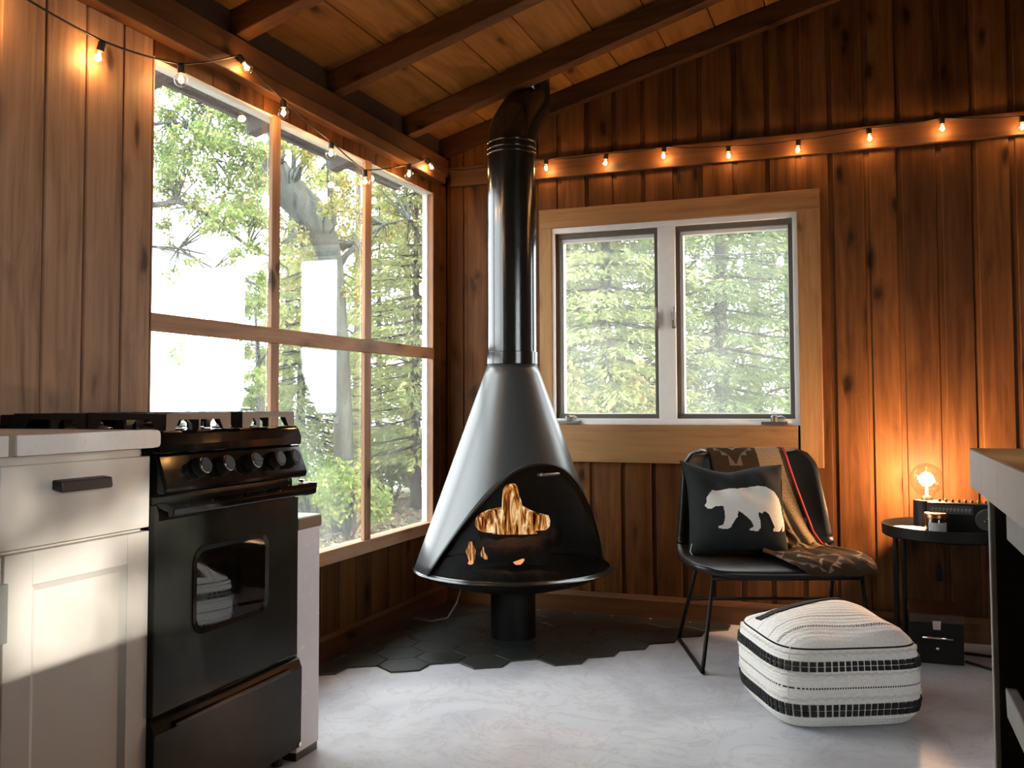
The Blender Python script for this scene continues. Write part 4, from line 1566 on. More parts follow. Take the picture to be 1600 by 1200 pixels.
def top_row(y, x0, x1, wdt, n, name, mat='band'):
    g = MB()
    for k in range(n):
        xa = x0 + (x1 - x0) * k / n
        xb = xa + (x1 - x0) / n * 0.82
        for half in (0, 1):
            ya = y + (half - 1) * wdt / 2
            yb = ya + wdt / 2 * 0.93
            vs = []
            for o in (-0.003, 0.005):
                for xx, yy in ((xa, ya), (xb, ya), (xb, yb), (xa, yb)):
                    yy = yy + 0.012 * math.sin(17 * xx)
                    rr = (abs(xx) ** 5 + abs(yy) ** 5) ** 0.2 / 0.232
                    z = 0.313
                    for a, b in zip(PPROF[9:-1], PPROF[10:]):
                        if b[0] <= rr <= a[0]:
                            z = a[1] + (b[1] - a[1]) * (a[0] - rr) / (a[0] - b[0])
                    if rr > PPROF[9][0]:
                        z = 0.246 - (rr - 0.915) * 0.4
                    e = min(max((z - 0.246) / 0.03, 0), 1)
                    z += e * (0.008 * math.sin(15 * xx + 6 * yy) + 0.006 * math.sin(22 * yy - 5 * xx + 1.0)) + o
                    vs.append(tuple(RP @ Vector((xx, yy, z))))
            g.add(vs, [(3, 2, 1, 0), (4, 5, 6, 7), (0, 1, 5, 4), (1, 2, 6, 5), (2, 3, 7, 6), (3, 0, 4, 7)])
    o = g.build(name, mat, po, smooth=math.radians(25))
    o['kind'] = 'stuff'


top_row(0.07, -0.19, 0.20, 0.056, 26, 'woven_band')
top_row(0.200, -0.17, 0.17, 0.05, 22, 'woven_band')
for z in (0.226, 0.166, 0.098):
    g = MB()
    n = 110
    pts, rad = [], []
    for k in range(n * 2 + 1):
        t = 2 * PI * k / (n * 2)
        pts.append(pouf_at(t, prof_r(z), z + 0.002 * math.sin(k * PI / 2), 0.001))
        rad.append(0.0042 if k % 2 else 0.0028)
    g.tube(pts, rad, 6, cap=False)
    g.build('cream_braid', 'braid', po, smooth=True)
g = MB()
tc = -0.75 * PI
g.tube([pouf_at(tc, prof_r(z), z, 0.0005) for z in [0.03 + 0.0105 * i for i in range(21)]], 0.0016, 6)
g.build('corner_seam', 'braid', po, smooth=True)

# ------------------------------------------------------------------ side table and what stands on it
TC = Vector((0.298, 3.935, 0))
tb = thing('side_table', 'round black metal tray table against the board wall', 'table', TC)
g = MB().lathe([(0.0, 0.452), (0.232, 0.452), (0.240, 0.458), (0.242, 0.497), (0.237, 0.497), (0.234, 0.464), (0.0, 0.464)], TC, 64)
g.build('tray_top', 'black_matte', tb, smooth=math.radians(40))
for k, (dx, dy) in enumerate(((-0.195, -0.07), (-0.160, 0.09), (0.19, -0.09), (0.17, 0.10))):
    g = MB().tube([TC + Vector((dx, dy, 0.453)), TC + Vector((dx, dy, 0.0))], 0.0095, 10)
    g.build('leg', 'black_matte', tb, smooth=math.radians(40))

LP = Vector((0.224, 4.005, 0.4645))
lamp = thing('table_lamp', 'black cylinder lamp with a large clear glowing globe bulb', 'lamp', LP)
g = MB().lathe([(0.050, 0.0), (0.050, 0.112), (0.047, 0.116), (0.0, 0.116)], LP, 40)
g.build('lamp_base', 'black_matte', lamp, smooth=math.radians(40))
g = MB().lathe([(0.021, 0.116), (0.021, 0.124), (0.017, 0.130)], LP, 24)
g.build('socket', 'lid_copper', lamp, smooth=math.radians(40))
BC = LP + Vector((0, 0, 0.195))
prof = [(0.014, -0.068), (0.018, -0.062)] + [(0.063 * math.sin(a), -0.063 * math.cos(a)) for a in [math.radians(20 + 160 * i / 16) for i in range(16)]] + [(0.0005, 0.063)]
g = MB().lathe(prof, BC, 40, caps=False)
gb = g.build('globe_bulb', 'bulb', lamp, smooth=True)
g = MB().tube([BC + Vector((0, 0, -0.062)), BC + Vector((0, 0, -0.025))], 0.004, 8)
g.build('bulb_stem', 'lamp_core', gb)
g = MB()
fp_ = []
for k in range(49):
    a = 2 * PI * k / 48
    fp_.append(BC + Vector((0.013 * math.cos(a), 0.013 * math.sin(a), 0.022 * math.sin(6 * a))))
g.tube(fp_, 0.0028, 6)
g.build('filament', 'lamp_core', gb, smooth=True)
ll = bpy.data.lights.new('table_lamp_light', 'POINT')
lo = bpy.data.objects.new('table_lamp_light', ll)
COL.objects.link(lo)
lo.location = BC
ll.energy = 52
ll.color = (1.0, 0.57, 0.29)
ll.shadow_soft_size = 0.03
g = MB()
g.tube([LP + Vector((0.045, 0.02, 0.012)), (0.275, 4.155, 0.50), (0.268, 4.184, 0.50), (0.262, 4.182, 0.43), (0.262, 4.178, 0.38), (0.272, 4.176, 0.335), (0.275, 4.176, 0.30)], 0.004, 8)
g.build('lamp_cord', 'rubber', lamp, smooth=True)
g = MB().box(0.264, 0.286, 4.166, 4.184, 0.24, 0.30)
g.build('cord_switch', 'plastic', lamp, bevel=0.004)

JP = Vector((0.240, 3.795, 0.4645))
jar = thing('candle_jar', 'amber candle jar with a copper lid and grey label', 'jar', JP)
g = MB().lathe([(0.034, 0.0), (0.0365, 0.004), (0.0365, 0.066), (0.034, 0.072)], JP, 32)
g.build('glass_jar', 'amber', jar, smooth=math.radians(40))
g = MB().lathe([(0.0385, 0.072), (0.0385, 0.086), (0.036, 0.089), (0.0, 0.089)], JP, 32)
g.build('lid', 'lid_copper', jar, smooth=math.radians(40))
g = MB().lathe([(0.0371, 0.016), (0.0371, 0.056)], JP, 24, a0=math.radians(-135), a1=math.radians(-15))
g.build('label', 'label_paper', jar, smooth=True)
DP = Vector((0.152, 3.855, 0.4645))
dish = thing('coaster_stack', 'round white ceramic coaster on the black tray', 'coaster', DP)
g = MB().lathe([(0.056, 0.0), (0.062, 0.003), (0.063, 0.020), (0.060, 0.024), (0.0, 0.022)], DP, 40)
g.build('coaster', 'disc_white', dish, smooth=math.radians(40))

RA = math.radians(-10)
RO = Vector((0.345, 3.872, 0.4645))
rd = thing('radio', 'black vintage radio with a round dial behind the candle jar', 'radio', RO, RA)
RM = Matrix.Translation(RO) @ Matrix.Rotation(RA, 4, 'Z')


def rbox(mb, x0, x1, y0, y1, z0, z1):
    h = MB().box(x0, x1, y0, y1, z0, z1)
    mb.add([RM @ Vector(p) for p in h.v], h.f)
    return mb


g = rbox(MB(), -0.125, 0.135, -0.04, 0.04, 0.0, 0.122)
g.build('radio_body', 'plastic', rd, bevel=0.005)
g = rbox(MB(), -0.118, 0.03, -0.0425, -0.039, 0.082, 0.114)
g.build('tuning_scale', 'dial', rd, bevel=0.001)
g = MB()
for k in range(11):
    rbox(g, -0.108 + k * 0.0125, -0.102 + k * 0.0125, -0.0430, -0.0424, 0.100, 0.103)
    rbox(g, -0.108 + k * 0.0125, -0.105 + k * 0.0125, -0.0430, -0.0424, 0.091, 0.094)
rbox(g, -0.112, 0.024, -0.0430, -0.0424, 0.0968, 0.0978)
g.build('scale_marks', 'print_grey', rd)
g = MB()
h = MB().lathe([(0.040, 0.0), (0.041, 0.006), (0.037, 0.011), (0.030, 0.009), (0.0, 0.009)], (0, 0, 0), 40)
g.add([RM @ Vector((0.078 + p[0], -0.040 - p[2], 0.066 + p[1])) for p in h.v], [f for f in h.f])
dk = g.build('speaker_dial', 'dial', rd, smooth=math.radians(40))
g = MB()
for q in ((0.0, 0.004), (-0.010, -0.006), (0.010, -0.010)):
    rbox(g, 0.076 + q[0], 0.080 + q[0], -0.0505, -0.0485, 0.066 + q[1], 0.070 + q[1])
g.build('dial_marks', 'print_grey', dk)
for k in range(8):
    g = MB()
    h = MB().lathe([(0.005, 0.122), (0.005, 0.130), (0.004, 0.132)], (-0.085 + k * 0.022, 0.0, 0), 10)
    g.add([RM @ Vector(p) for p in h.v], h.f)
    g.build('button', 'lid_copper', rd)
g = MB()
g.tube([RM @ Vector((0.095, 0.03, 0.12)), RM @ Vector((0.118, 0.03, 0.21))], 0.003, 8)
g.build('antenna', 'chrome', rd)

# black case on the floor
KC = Vector((0.235, 3.93, 0))
cs = thing('storage_case', 'small black case with a chrome handle on the floor under the side table', 'case', KC)
box('case_body', 'plastic', 0.145, 0.325, 3.80, 4.06, 0.004, 0.150, cs, bevel=0.004)
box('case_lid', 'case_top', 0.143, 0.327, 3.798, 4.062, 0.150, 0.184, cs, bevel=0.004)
g = MB()
g.prism([(0.222, 0.128), (0.248, 0.128), (0.250, 0.162), (0.220, 0.162)], 'y', 3.790, 3.799)
g.build('latch', 'chrome', cs, bevel=0.001)
g = MB()
g.tube([(0.185, 3.796, 0.095), (0.190, 3.782, 0.101), (0.235, 3.776, 0.103), (0.285, 3.782, 0.101), (0.290, 3.796, 0.095)], 0.0055, 8)
g.build('handle', 'chrome', cs, smooth=True)
g = MB().lathe([(0.008, 0), (0.008, 0.004)], (3.794, 0.0, 0), 10)
g = MB()
g.sphere((0.237, 3.798, 0.060), 0.008, 10, 6)
g.build('lock_button', 'chrome', cs, smooth=True)
for x0, x1 in ((0.16, 0.18), (0.29, 0.31)):
    for y0 in (3.82, 4.02):
        box('foot', 'rubber', x0, x1, y0, y0 + 0.02, 0.0, 0.004, cs, bevel=0)
for pts, lab in (([(0.33, 3.99, 0.0055), (0.42, 3.97, 0.0055), (0.56, 3.98, 0.0055), (0.75, 4.02, 0.0055)], 'black cord lying on the floor nearer the wall beside the black case'),
                 ([(0.335, 3.86, 0.0055), (0.40, 3.79, 0.0055), (0.52, 3.70, 0.0055), (0.7, 3.62, 0.0055)], 'black cord lying on the floor nearer the pouf beside the black case')):
    c = MB().tube(pts, 0.0055, 8).build('floor_cord', 'rubber', None, pts[1], smooth=True)
    tag(c, lab, 'cord')

# ------------------------------------------------------------------ string lights


def bulb_unit(parent, p, tilt, power, lit=True):
    """p: middle of the globe; the socket sits on the cord side."""
    p = Vector(p)
    ax = Vector((tilt[0], tilt[1], 1)).normalized()
    q = Vector((0, 0, 1)).rotation_difference(ax)

    def put(h):
        m = MB()
        m.add([p + q @ Vector(a) for a in h.v], h.f)
        return m
    so = put(MB().lathe([(0.0095, 0.019), (0.0105, 0.022), (0.0105, 0.043), (0.007, 0.047), (0.0, 0.047)], n=14)).build('bulb_socket', 'rubber', parent, p + ax * 0.03, smooth=math.radians(40))
    pr = [(0.0085, 0.021)] + [(0.0195 * math.sin(a), 0.0195 * math.cos(a)) for a in [math.radians(28 + 152 * i / 11) for i in range(11)]] + [(0.0003, -0.0195)]
    put(MB().lathe(pr, n=20, caps=False)).build('glass_bulb', 'bulb', so, p, smooth=True)
    if lit:
        put(MB().tube([(0.003, 0, 0.012), (0.004, 0.001, 0.0), (0.0, 0.002, -0.008), (-0.004, -0.001, 0.0), (-0.003, 0, 0.012)], 0.0016, 6)).build('filament', 'filament', so, p)
        l = bpy.data.lights.new('bulb_light', 'POINT')
        o = bpy.data.objects.new('bulb_light', l)
        COL.objects.link(o)
        o.location = p
        l.energy = power
        l.color = (1.0, 0.50, 0.17)
        l.shadow_soft_size = 0.010
    return p + ax * 0.047


def cord_through(pts, sag, seg=8):
    out = []
    for a, b in zip(pts[:-1], pts[1:]):
        for k in range(seg):
            f = k / seg
            out.append(a.lerp(b, f) - Vector((0, 0, sag * 4 * f * (1 - f))))
    out.append(pts[-1])
    return out


s1 = thing('string_lights', 'string of small glowing bulbs along the beam above the big window', 'string lights', (-1.84, 2.7, 2.0))
PB = 1.0
tops = []
L1 = [(-1.872, 1.572, 1.905, 0.0, 0.2), (-1.885, 1.91, 1.88, 0.25, 0.1), (-1.845, 2.185, 1.905, 0.0, 0.0), (-1.848, 2.50, 2.048, -0.5, -0.55), (-1.853, 2.712, 1.962, 0.0, 0.0),
      (-1.845, 3.006, 1.893, 0.05, 0.05), (-1.86, 3.292, 1.853, 0.0, -0.05), (-1.845, 3.65, 1.963, 0.05, 0.0), (-1.850, 3.89, 2.052, -0.5, -0.35)]
for k, (x, y, z, tx, ty) in enumerate(L1):
    tops.append(bulb_unit(s1, (x, y, z), (tx, ty), PB))
cp = cord_through([Vector((-1.87, 1.2, 2.0))] + tops + [Vector((-1.86, 4.02, 2.09)), Vector((-1.83, 4.15, 2.10))], 0.006)
MB().tube(cp, 0.0028, 6).build('light_cord', 'rubber', s1, smooth=True)
s2 = thing('string_lights', 'string of small glowing bulbs along the strip on the board wall', 'string lights', (-0.5, 4.15, 2.05))
tops = [Vector((-1.83, 4.15, 2.10)), Vector((-1.6, 4.15, 2.115))]
for x, z in ((-1.376, 2.062), (-1.089, 2.060), (-0.820, 2.066), (-0.533, 2.040), (-0.243, 2.037), (0.046, 2.058), (0.322, 2.070), (0.609, 2.045), (0.9, 2.05), (1.2, 2.05)):
    tops.append(bulb_unit(s2, (x, 4.140, z), (random.uniform(-0.1, 0.1), 0.15), PB))
cp = cord_through(tops + [Vector((1.5, 4.15, 2.11))], 0.006)
MB().tube(cp, 0.0028, 6).build('light_cord', 'rubber', s2, smooth=True)

# ------------------------------------------------------------------ outside: ground, water, trees


def at(u, v, dep):
    """The point seen at pixel u, v of the photograph, dep metres away along the view axis."""
    d = np.array([(u - 800) / 1465.24, (v - 563.57) / 1465.24, 1.0]) * dep
    p = M.T @ d + np.array([0, 0, HC])
    return Vector(p)


GZ = -0.13


def ground_z(x, y):
    r = math.hypot(x, y)
    return GZ + 0.05 * math.sin(x * 0.9 + y * 0.4) + 0.05 * math.sin(y * 1.3 - x * 0.5) - max(0, r - 12.5) * 0.10


g = MB()
g.grid(lambda u, v: (-22 + 40 * u, -14 + 40 * v, ground_z(-22 + 40 * u, -14 + 40 * v)), 90, 90)
ground = g.build('ground', 'ground', None, smooth=True)
ground['kind'] = 'structure'
t = NT('lake_water')
wv = t.noise(t.coord('Object', (0.6, 0.6, 1)), 1.0, 4)
MATS['water'] = t.done(t.bsdf((0.30, 0.34, 0.36), 0.16, 0, t.bump(wv, 0.2, 0.05), 0.9))
g = MB().box(-260, 160, -60, 300, -1.6, -1.15)
lake = g.build('lake', 'water', None)
lake['kind'] = 'structure'


def leaf_mesh(name, centers, size, mat, parent=None, droop=0.0, aspect=0.55, axis=None, spread=1.0):
    """One mesh of many small folded leaves; centers: (n, 3) array. axis: (n, 3) main directions or None for any."""
    n = len(centers)
    if axis is None:
        ax = RNG.normal(size=(n, 3))
    else:
        ax = axis + RNG.normal(size=(n, 3)) * 0.35 * spread
    ax[:, 2] -= droop
    ax /= np.linalg.norm(ax, axis=1)[:, None]
    sd_ = np.cross(ax, RNG.normal(size=(n, 3)))
    sd_ /= np.linalg.norm(sd_, axis=1)[:, None]
    nm = np.cross(ax, sd_)
    s = (size * RNG.uniform(0.65, 1.25, n))[:, None]
    v = np.empty((n, 4, 3))
    v[:, 0] = centers
    v[:, 1] = centers + ax * s * 0.5 + sd_ * s * aspect * 0.5 + nm * s * 0.10
    v[:, 2] = centers + ax * s
    v[:, 3] = centers + ax * s * 0.5 - sd_ * s * aspect * 0.5 + nm * s * 0.10
    me = bpy.data.meshes.new(name)
    me.vertices.add(n * 4)
    me.vertices.foreach_set('co', v.reshape(-1).astype(np.float32))
    me.loops.add(n * 4)
    me.loops.foreach_set('vertex_index', np.arange(n * 4, dtype=np.int32))
    me.polygons.add(n)
    me.polygons.foreach_set('loop_start', np.arange(0, n * 4, 4, dtype=np.int32))
    me.polygons.foreach_set('loop_total', np.full(n, 4, dtype=np.int32))
    me.update(calc_edges=True)
    me.materials.append(MATS[mat])
    o = bpy.data.objects.new(name, me)
    COL.objects.link(o)
    if parent is not None:
        o.parent = parent
        o.matrix_parent_inverse = Matrix.Translation(-parent.location)
    o['kind'] = 'stuff'
    return o


def blob(c, r, n):
    """n points inside a soft ellipsoid at c; r is a radius or three radii."""
    r = np.array(r if isinstance(r, (tuple, list)) else (r, r, r))
    d = RNG.normal(size=(n, 3))
    d /= np.linalg.norm(d, axis=1)[:, None]
    return np.array(c) + d * r * (RNG.random(n) ** 0.5)[:, None]


def broadleaf(label, trunk, branches, clusters, leaf, size, bark='bark_grey', group=None, twig=True, name='broadleaf_tree'):
    """trunk: list of (point, radius); branches: lists of (point, radius); clusters: (centre, radius, leaves)."""
    base = trunk[0][0]
    tr = thing(name, label, 'tree', base, 0, group)
    MB().tube([p for p, r in trunk], [r for p, r in trunk], 14).build('trunk', bark, tr, base, smooth=True)
    for b in branches:
        MB().tube([p for p, r in b], [r for p, r in b], 8).build('branch', bark, tr, b[0][0], smooth=True)
    pts = []
    tw = MB()
    nodes = [p for b in branches for p, r in b] + [p for p, r in trunk[1:]]
    for c, r, n in clusters:
        c = Vector(c)
        k = max(3, n // 60)
        rr = r if not isinstance(r, (tuple, list)) else max(r)
        near = min(nodes, key=lambda q: (q - c).length)
        for i in range(k):
            e = Vector(blob(c, r, 1)[0])
            pts.append(blob(e, rr * 0.30 + 0.03, max(6, n // k)))
            if twig:
                m = near.lerp(e, 0.5) + Vector((random.uniform(-1, 1), random.uniform(-1, 1), random.uniform(-0.3, 1))) * 0.10 * (near - e).length
                tw.tube([near, m, e], [0.010, 0.006, 0.003], 4, cap=False)
    if twig and tw.v:
        o = tw.build('twigs', bark, tr)
        o['kind'] = 'stuff'
    leaf_mesh('foliage', np.concatenate(pts), size, leaf, tr, droop=0.5)
    return tr


def conifer(label, base, height, r_base, crown, whorls, per, needles, mat, f0=0.12, group=None, bark='bark_brown', nsize=0.075, lean=(0, 0)):
    base = Vector(base)
    tr = thing('spruce_tree', label, 'tree', base, 0, group)
    top = base + Vector((lean[0], lean[1], height))
    MB().tube([base.lerp(top, i / 8) for i in range(9)], [r_base * (1 - 0.9 * i / 8) for i in range(9)], 12).build('trunk', bark, tr, base, smooth=True)
    br = MB()
    cs, axs = [], []
    for w in range(whorls):
        f = f0 + (1 - f0) * (w + random.random() * 0.6) / whorls
        c = base.lerp(top, f)
        L = crown * (1 - f) ** 0.75 * random.uniform(0.8, 1.15) + 0.12
        off = random.random() * 2 * PI
        for k in range(per):
            if random.random() < 0.12:
                continue
            a = off + 2 * PI * (k + random.uniform(-0.25, 0.25)) / per
            d = Vector((math.cos(a), math.sin(a), 0))
            l = L * random.uniform(0.65, 1.1)
            p1 = c + d * l * 0.5 + Vector((0, 0, -0.10 * l))
            p2 = c + d * l + Vector((0, 0, -0.16 * l))
            br.tube([c, p1, p2], [0.012, 0.007, 0.002], 4, cap=False)
            m = int(needles * l / crown) + 6
            t = RNG.random(m) ** 0.7
            sw = RNG.normal(size=m) * 0.16 * l * (1 - t * 0.6)
            sdv = np.array([-d.y, d.x, 0])
            P = np.array(c)[None] + np.array(d)[None] * (l * t)[:, None] + sdv[None] * sw[:, None]
            P[:, 2] += -0.20 * l * t + 0.04 * l * t * t - np.abs(sw) * 0.25 - RNG.random(m) * 0.10 * l
            cs.append(P)
            A = np.array(d)[None] * 0.8 + sdv[None] * np.sign(sw)[:, None] * 0.6
            axs.append(np.repeat(A, 1, 0))
    o = br.build('branches', bark, tr)
    o['kind'] = 'stuff'
    leaf_mesh('foliage', np.concatenate(cs), nsize, mat, tr, droop=0.35, aspect=0.26, axis=np.concatenate(axs))
    return tr


def gp(u, dep):
    """A spot on the ground under pixel column u, dep metres off."""
    p = at(u, 632, dep)
    return Vector((p.x, p.y, ground_z(p.x, p.y) - 0.05))


# the big tree left of the window, its boughs hanging across the first light
D = 7.0
tb0 = gp(60, D)
boughs = []
for pix, r in (([(60, 170), (150, 185), (244, 194), (268, 190), (300, 203), (323, 224), (335, 248)], 0.02),
               ([(60, 300), (150, 325), (244, 320), (276, 315), (305, 322), (346, 353), (388, 385), (419, 399), (450, 420)], 0.030),
               ([(60, 360), (170, 380), (246, 386), (279, 388), (300, 402), (335, 420), (356, 437), (381, 448)], 0.014),
               ([(60, 60), (180, 90), (260, 130), (330, 160), (400, 190), (440, 230)], 0.02)):
    boughs.append([(at(u, v, D + 0.12 * i), max(r * (1 - 0.8 * i / len(pix)), 0.004)) for i, (u, v) in enumerate(pix)])
cl_ = []
for u, v, r, n in ((270, 125, .16, 260), (310, 150, .20, 420), (350, 170, .16, 240), (385, 200, .16, 260), (270, 185, .15, 260), (320, 215, .20, 420), (365, 235, .18, 380), (400, 260, .15, 300),
                   (255, 230, .14, 240), (290, 255, .18, 360), (345, 285, .16, 260), (390, 310, .15, 260), (265, 300, .14, 260), (310, 320, .16, 280), (340, 340, .12, 200), (375, 345, .14, 220),
                   (410, 340, .12, 160), (250, 345, .08, 60), (265, 375, .06, 24), (365, 405, .09, 70), (410, 380, .10, 90), (400, 440, .10, 110), (300, 405, .05, 16), (270, 430, .07, 16),
                   (340, 435, .06, 24), (375, 470, .14, 200), (405, 470, .12, 200), (350, 480, .07, 30)):
    cl_.append((at(u, v, D + random.uniform(-0.2, 0.9)), r * 1.08, int(n * 2.4)))
broadleaf('overhanging green broadleaf tree whose boughs cross the first light of the big window', [(tb0, 0.20), (tb0 + Vector((0, 0, 1.6)), 0.17), (at(60, 170, D), 0.12), (at(70, -80, D), 0.08)],
          boughs, cl_, 'leaf_lime', 0.040)

# the bent trunk
D = 8.6
t0 = gp(538, D)
trk = [(t0, 0.125), (at(538, 760, D), 0.092), (at(536, 660, D), 0.088), (at(530, 540, D), 0.09), (at(520, 420, D), 0.10), (at(508, 375, D), 0.125), (at(482, 330, D), 0.155), (at(452, 300, D), 0.16), (at(428, 262, D), 0.13), (at(429, 220, D + 0.1), 0.07), (at(431, 150, D + 0.2), 0.05)]
bend = [[(at(508, 375, D), 0.07), (at(520, 330, D + .1), 0.05), (at(516, 270, D + .2), 0.035), (at(512, 220, D + .2), 0.03)], [(at(482, 330, D), 0.05), (at(462, 365, D - .1), 0.02), (at(440, 380, D - .2), 0.01)],
        [(at(452, 300, D), 0.05), (at(470, 260, D + .2), 0.03), (at(500, 228, D + .3), 0.022), (at(540, 215, D + .4), 0.012)], [(at(520, 420, D), 0.04), (at(560, 380, D + .2), 0.02), (at(600, 350, D + .3), 0.012), (at(640, 342, D + .4), 0.008)]]
cl_ = []
for u, v, r, n in ((455, 225, .16, 160), (480, 240, .16, 160), (505, 250, .18, 180), (540, 300, .2, 220), (555, 340, .2, 220), (535, 370, .14, 140), (450, 350, .14, 110), (460, 380, .15, 150), (470, 410, .2, 240),
                   (455, 440, .18, 200), (475, 470, .18, 220), (560, 400, .12, 140), (556, 450, .12, 130), (460, 500, .18, 260), (480, 515, .12, 140), (600, 290, .2, 200), (640, 330, .22, 220), (600, 370, .2, 180), (655, 390, .16, 140), (520, 330, .12, 90)):
    cl_.append((at(u, v, D + random.uniform(-0.5, 1.2)), r * 1.1, int(n * 2.3)))
broadleaf('grey tree with a thick sharply bent trunk seen through the middle light', trk, bend, cl_, 'leaf_gold', 0.043)
# spruces and bushes behind the big window
SPR = 'spruces around the cabin'
conifer('green spruce filling the lower middle light below the bent trunk', gp(470, 10.5), 3.3, 0.07, 1.05, 22, 9, 150, 'needle_pale', 0.05, nsize=0.085)
conifer('spruce standing in the third light of the big window, next to the corner', gp(650, 9.6), 4.6, 0.06, 0.85, 30, 8, 85, 'needle_pale', 0.14, nsize=0.085)
conifer('slim spruce between the second and third light of the big window', gp(592, 12.5), 4.2, 0.06, 0.85, 26, 8, 110, 'needle_pale', 0.06, nsize=0.09)
D = 9.0
yb = gp(408, D)
cl_ = []
for u, v, r, n in ((400, 480, .13, 120), (370, 500, .12, 110), (405, 520, .16, 220), (385, 550, .14, 190), (410, 565, .16, 260), (360, 580, .13, 150), (395, 595, .17, 280), (340, 605, .11, 90), (370, 620, .16, 240), (410, 630, .18, 300), (330, 635, .13, 120),
                   (300, 640, .10, 60), (390, 650, .18, 300), (350, 655, .15, 220), (280, 655, .08, 30), (420, 690, .22, 420), (300, 560, .05, 14), (340, 545, .07, 26), (320, 510, .05, 10)):
    cl_.append((at(u, v, D + random.uniform(-0.4, 0.8)), r, n))
broadleaf('young green broadleaf tree low in the first light of the big window above the stove', [(yb, 0.05), (at(408, 640, D), 0.035), (at(402, 540, D), 0.02), (at(398, 470, D), 0.008)],
          [[(at(406, 620, D), 0.02), (at(370, 600, D), 0.012), (at(335, 590, D), 0.006)], [(at(404, 570, D), 0.014), (at(425, 540, D), 0.008), (at(440, 520, D), 0.004)]], cl_, 'leaf_lime', 0.055)


def bush(label, u, dep, r, h, n, leaf, size, nm='leafy_bush'):
    b = gp(u, dep)
    o = thing(nm, label, 'bush', b)
    st_ = MB()
    pts = []
    for k in range(9):
        a = 2 * PI * k / 9 + random.random()
        e = b + Vector((math.cos(a) * r * 0.7, math.sin(a) * r * 0.7, h * random.uniform(0.5, 0.95)))
        st_.tube([b, b.lerp(e, 0.5) + Vector((0, 0, 0.08 * h)), e], [0.010, 0.007, 0.003], 5, cap=False)
        pts.append(blob(e, (r * 0.42, r * 0.42, h * 0.28), n // 9))
    q = st_.build('stems', 'bark_brown', o)
    q['kind'] = 'stuff'
    leaf_mesh('foliage', np.concatenate(pts), size, leaf, o, droop=0.4)


bush('bright green bush beside the stove seen at the foot of the middle light', 490, 9.0, 0.42, 0.62, 2600, 'leaf_mid', 0.05)
bush('yellow-green bush at the foot of the bent trunk', 545, 8.2, 0.36, 0.62, 2200, 'leaf_lime', 0.05)
bush('lime green bush at the foot of the third light', 612, 10.2, 0.42, 0.70, 2200, 'leaf_lime', 0.05)
bush('leafy bush next to the far jamb of the big window', 660, 10.0, 0.42, 0.62, 2000, 'leaf_mid', 0.05)
bush('pale bush low behind the stove burners', 425, 9.6, 0.40, 0.85, 1800, 'leaf_lime', 0.05)
# far broadleaf trees behind, thin and bright


def far_tree(label, u, dep, h, r, n, leaf, size=0.09, v_bias=0.6):
    b = gp(u, dep)
    top = b + Vector((random.uniform(-.4, .4), random.uniform(-.4, .4), h))
    trunk = [(b, 0.11), (b.lerp(top, 0.4), 0.08), (b.lerp(top, 0.75), 0.05), (top, 0.02)]
    brs, cls = [], []
    for k in range(16):
        f = 0.22 + 0.75 * (k + random.random()) / 16
        c = b.lerp(top, f)
        a = random.random() * 2 * PI
        l = r * (1.1 - 0.7 * f)
        e = c + Vector((math.cos(a) * l, math.sin(a) * l, l * 0.35))
        brs.append([(c, 0.03 * (1.1 - f)), (c.lerp(e, 0.5) + Vector((0, 0, 0.06)), 0.016 * (1.1 - f)), (e, 0.005)])
        cls.append((e, l * 0.55, n // 16))
    broadleaf(label, trunk, brs, cls, leaf, size, bark='bark_grey')


far_tree('pale golden birch far behind the bent trunk', 560, 16, 6.5, 1.5, 5200, 'leaf_gold')
far_tree('pale golden tree far behind the third light near the corner', 640, 17, 7.0, 1.6, 5200, 'leaf_gold')
far_tree('light green tree far behind the first mullion', 445, 15, 6.5, 1.4, 4600, 'leaf_lime')

# the wood behind the casement window
conifer('dark-stemmed spruce standing in the middle of the right casement', gp(1128, 9.5), 7.0, 0.085, 1.35, 34, 9, 150, 'needle', 0.10, nsize=0.09)
conifer('spruce standing in the middle of the left casement', gp(948, 9.0), 6.5, 0.075, 1.25, 34, 9, 160, 'needle_pale', 0.10, nsize=0.09)
conifer('spruce at the flue side of the left casement', gp(888, 11.0), 6.0, 0.075, 1.2, 30, 9, 140, 'needle_pale', 0.06, nsize=0.095)
conifer('spruce behind the centre post of the casement window', gp(1040, 11.5), 7.0, 0.08, 1.25, 32, 9, 140, 'needle_pale', 0.10, nsize=0.095)
conifer('spruce at the far edge of the right casement', gp(1235, 11.0), 6.5, 0.075, 1.25, 30, 8, 120, 'needle_pale', 0.20, nsize=0.095)
far_tree('golden tree far behind the left casement', 985, 16, 8.5, 1.8, 6500, 'leaf_gold')
far_tree('light green tree far behind the right casement', 1185, 17, 8.0, 1.8, 5200, 'leaf_lime')
far_tree('pale green tree far behind the flue side of the left casement', 885, 18, 8.0, 1.8, 5500, 'leaf_lime')
bush('golden bush low in the left casement', 925, 8.6, 0.6, 1.40, 3200, 'leaf_gold', 0.055)
bush('pale golden bush low beside the centre post of the casement', 1010, 9.2, 0.5, 1.35, 2200, 'leaf_gold', 0.055)
bush('green bush low in the right casement', 1100, 9.2, 0.55, 1.30, 2200, 'leaf_mid', 0.055)
bush('pale green bush low at the far edge of the right casement', 1205, 9.6, 0.5, 1.05, 1600, 'leaf_lime', 0.055)

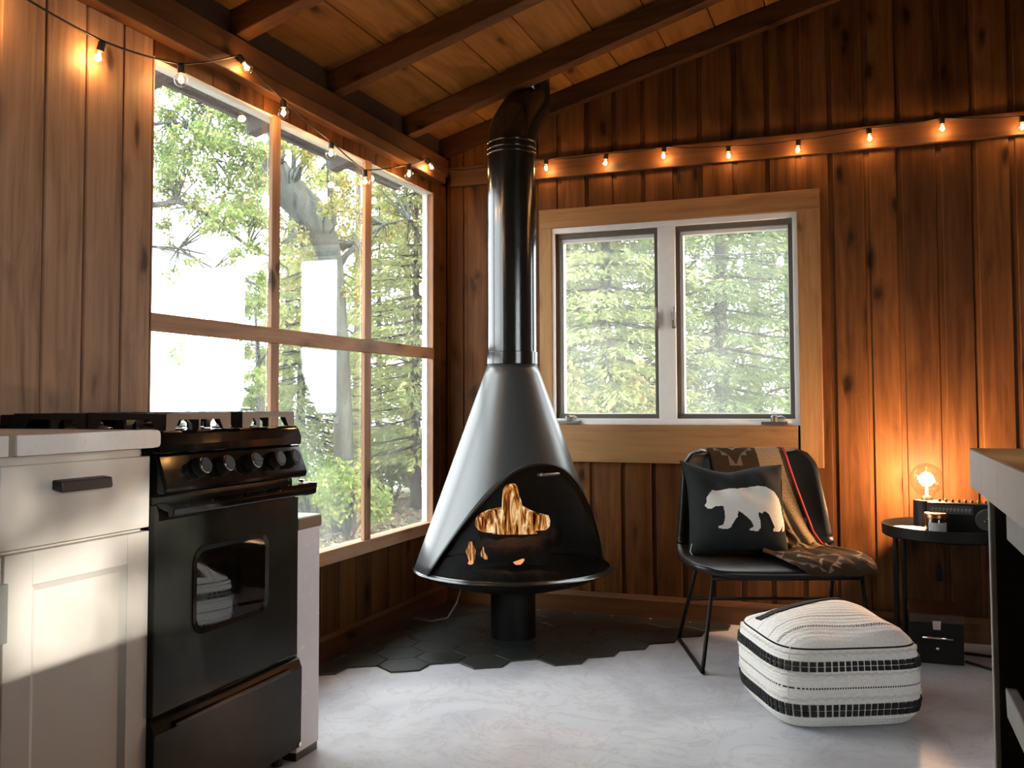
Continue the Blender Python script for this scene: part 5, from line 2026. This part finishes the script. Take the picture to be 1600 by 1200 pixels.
# bulbs on a line outside the casement window
s3 = thing('outdoor_string_lights', 'unlit string of bulbs hanging between the trees outside the casement window', 'string lights', at(1150, 395, 7.5))
op = [at(1000, 395, 7.7), at(1062, 397, 7.6), at(1092, 399, 7.55), at(1156, 398, 7.5), at(1219, 395, 7.45), at(1290, 388, 7.4)]
MB().tube(op, 0.006, 6).build('light_cord', 'rubber', s3, smooth=True)
for q, r in ((op[2], .024), (op[3], .024), (op[4], .030)):
    so2 = MB().lathe([(r * 0.6, -0.03), (r * 0.6, 0.0)], q, 12).build('bulb_socket', 'rubber', s3, q)
    MB().sphere(q + Vector((0, 0, -0.070)), r * 0.95, 14, 9, 1.6).build('glass_bulb', 'bulb_frosted', so2, q, smooth=True)

# fallen leaves on the ground near the big window
n = 16000
ang = RNG.uniform(math.radians(-44), math.radians(-22), n)
rad_ = RNG.uniform(5.0, 12.5, n)
xs, ys = rad_ * np.sin(ang), rad_ * np.cos(ang)
zs_ = np.array([ground_z(x, y) + 0.012 for x, y in zip(xs, ys)])
lf = leaf_mesh('fallen_leaves', np.stack([xs, ys, zs_], 1), 0.05, 'litter', None, aspect=0.7, axis=np.stack([RNG.normal(size=n), RNG.normal(size=n), np.zeros(n)], 1), spread=0.5)
tag(lf, 'fallen brown and yellow leaves scattered on the ground outside the big window', 'leaves')

# a tree on the sunny side, outside the window in the right wall: the sun comes through its gaps
b = Vector((7.3, -0.4, ground_z(7.3, -0.4) - 0.05))
top = b + Vector((0, 0.1, 5.2))
brs, cls = [], []
for j in range(7):
    c = b.lerp(top, 0.45 + 0.08 * j)
    for sd2 in (-1, 1):
        e = c + Vector((random.uniform(-0.3, 0.3), sd2 * random.uniform(0.9, 1.5), 0.25))
        brs.append([(c, 0.03), (c.lerp(e, 0.5), 0.018), (e, 0.006)])
rs = random.Random(5)
GAPS = [(1.40, 0.56, .115), (1.345, 0.735, .07), (1.50, 0.725, .06), (1.60, 0.71, .055), (1.26, 0.55, .08), (1.575, 0.57, .055), (1.74, 0.64, .075), (1.42, 0.65, .06), (1.10, 0.60, .12), (0.95, 0.7, .09)]
yq = -2.3
while yq < 1.6:
    zq = 2.3
    while zq < 4.4:
        fine = -0.75 < yq < 0.5 and zq < 3.35
        st_ = 0.085 if fine else 0.16
        for q in range(2 if fine else 1):
            for q2 in range(2 if fine else 1):
                yc, zc = yq + q * 0.08, zq + q2 * 0.08
                if any((yc - (gy - 1.544)) ** 2 + (zc - (gz_ + 2.378)) ** 2 < (gr + 0.015) ** 2 for gy, gz_, gr in GAPS) or rs.random() < 0.02:
                    continue
                if fine:
                    cls.append(((7.3 + rs.uniform(-0.2, 0.2), yc + rs.uniform(-.02, .02), zc + rs.uniform(-.02, .02)), 0.055, 26))
                else:
                    cls.append(((7.3 + rs.uniform(-0.35, 0.35), yc, zc), 0.105, 64))
        zq += 0.16
    yq += 0.16
broadleaf('broadleaf tree on the sunny side opposite the right wall window', [(b, 0.12), (b.lerp(top, 0.5), 0.07), (top, 0.02)], brs, cls, 'leaf_mid', 0.075, twig=False)
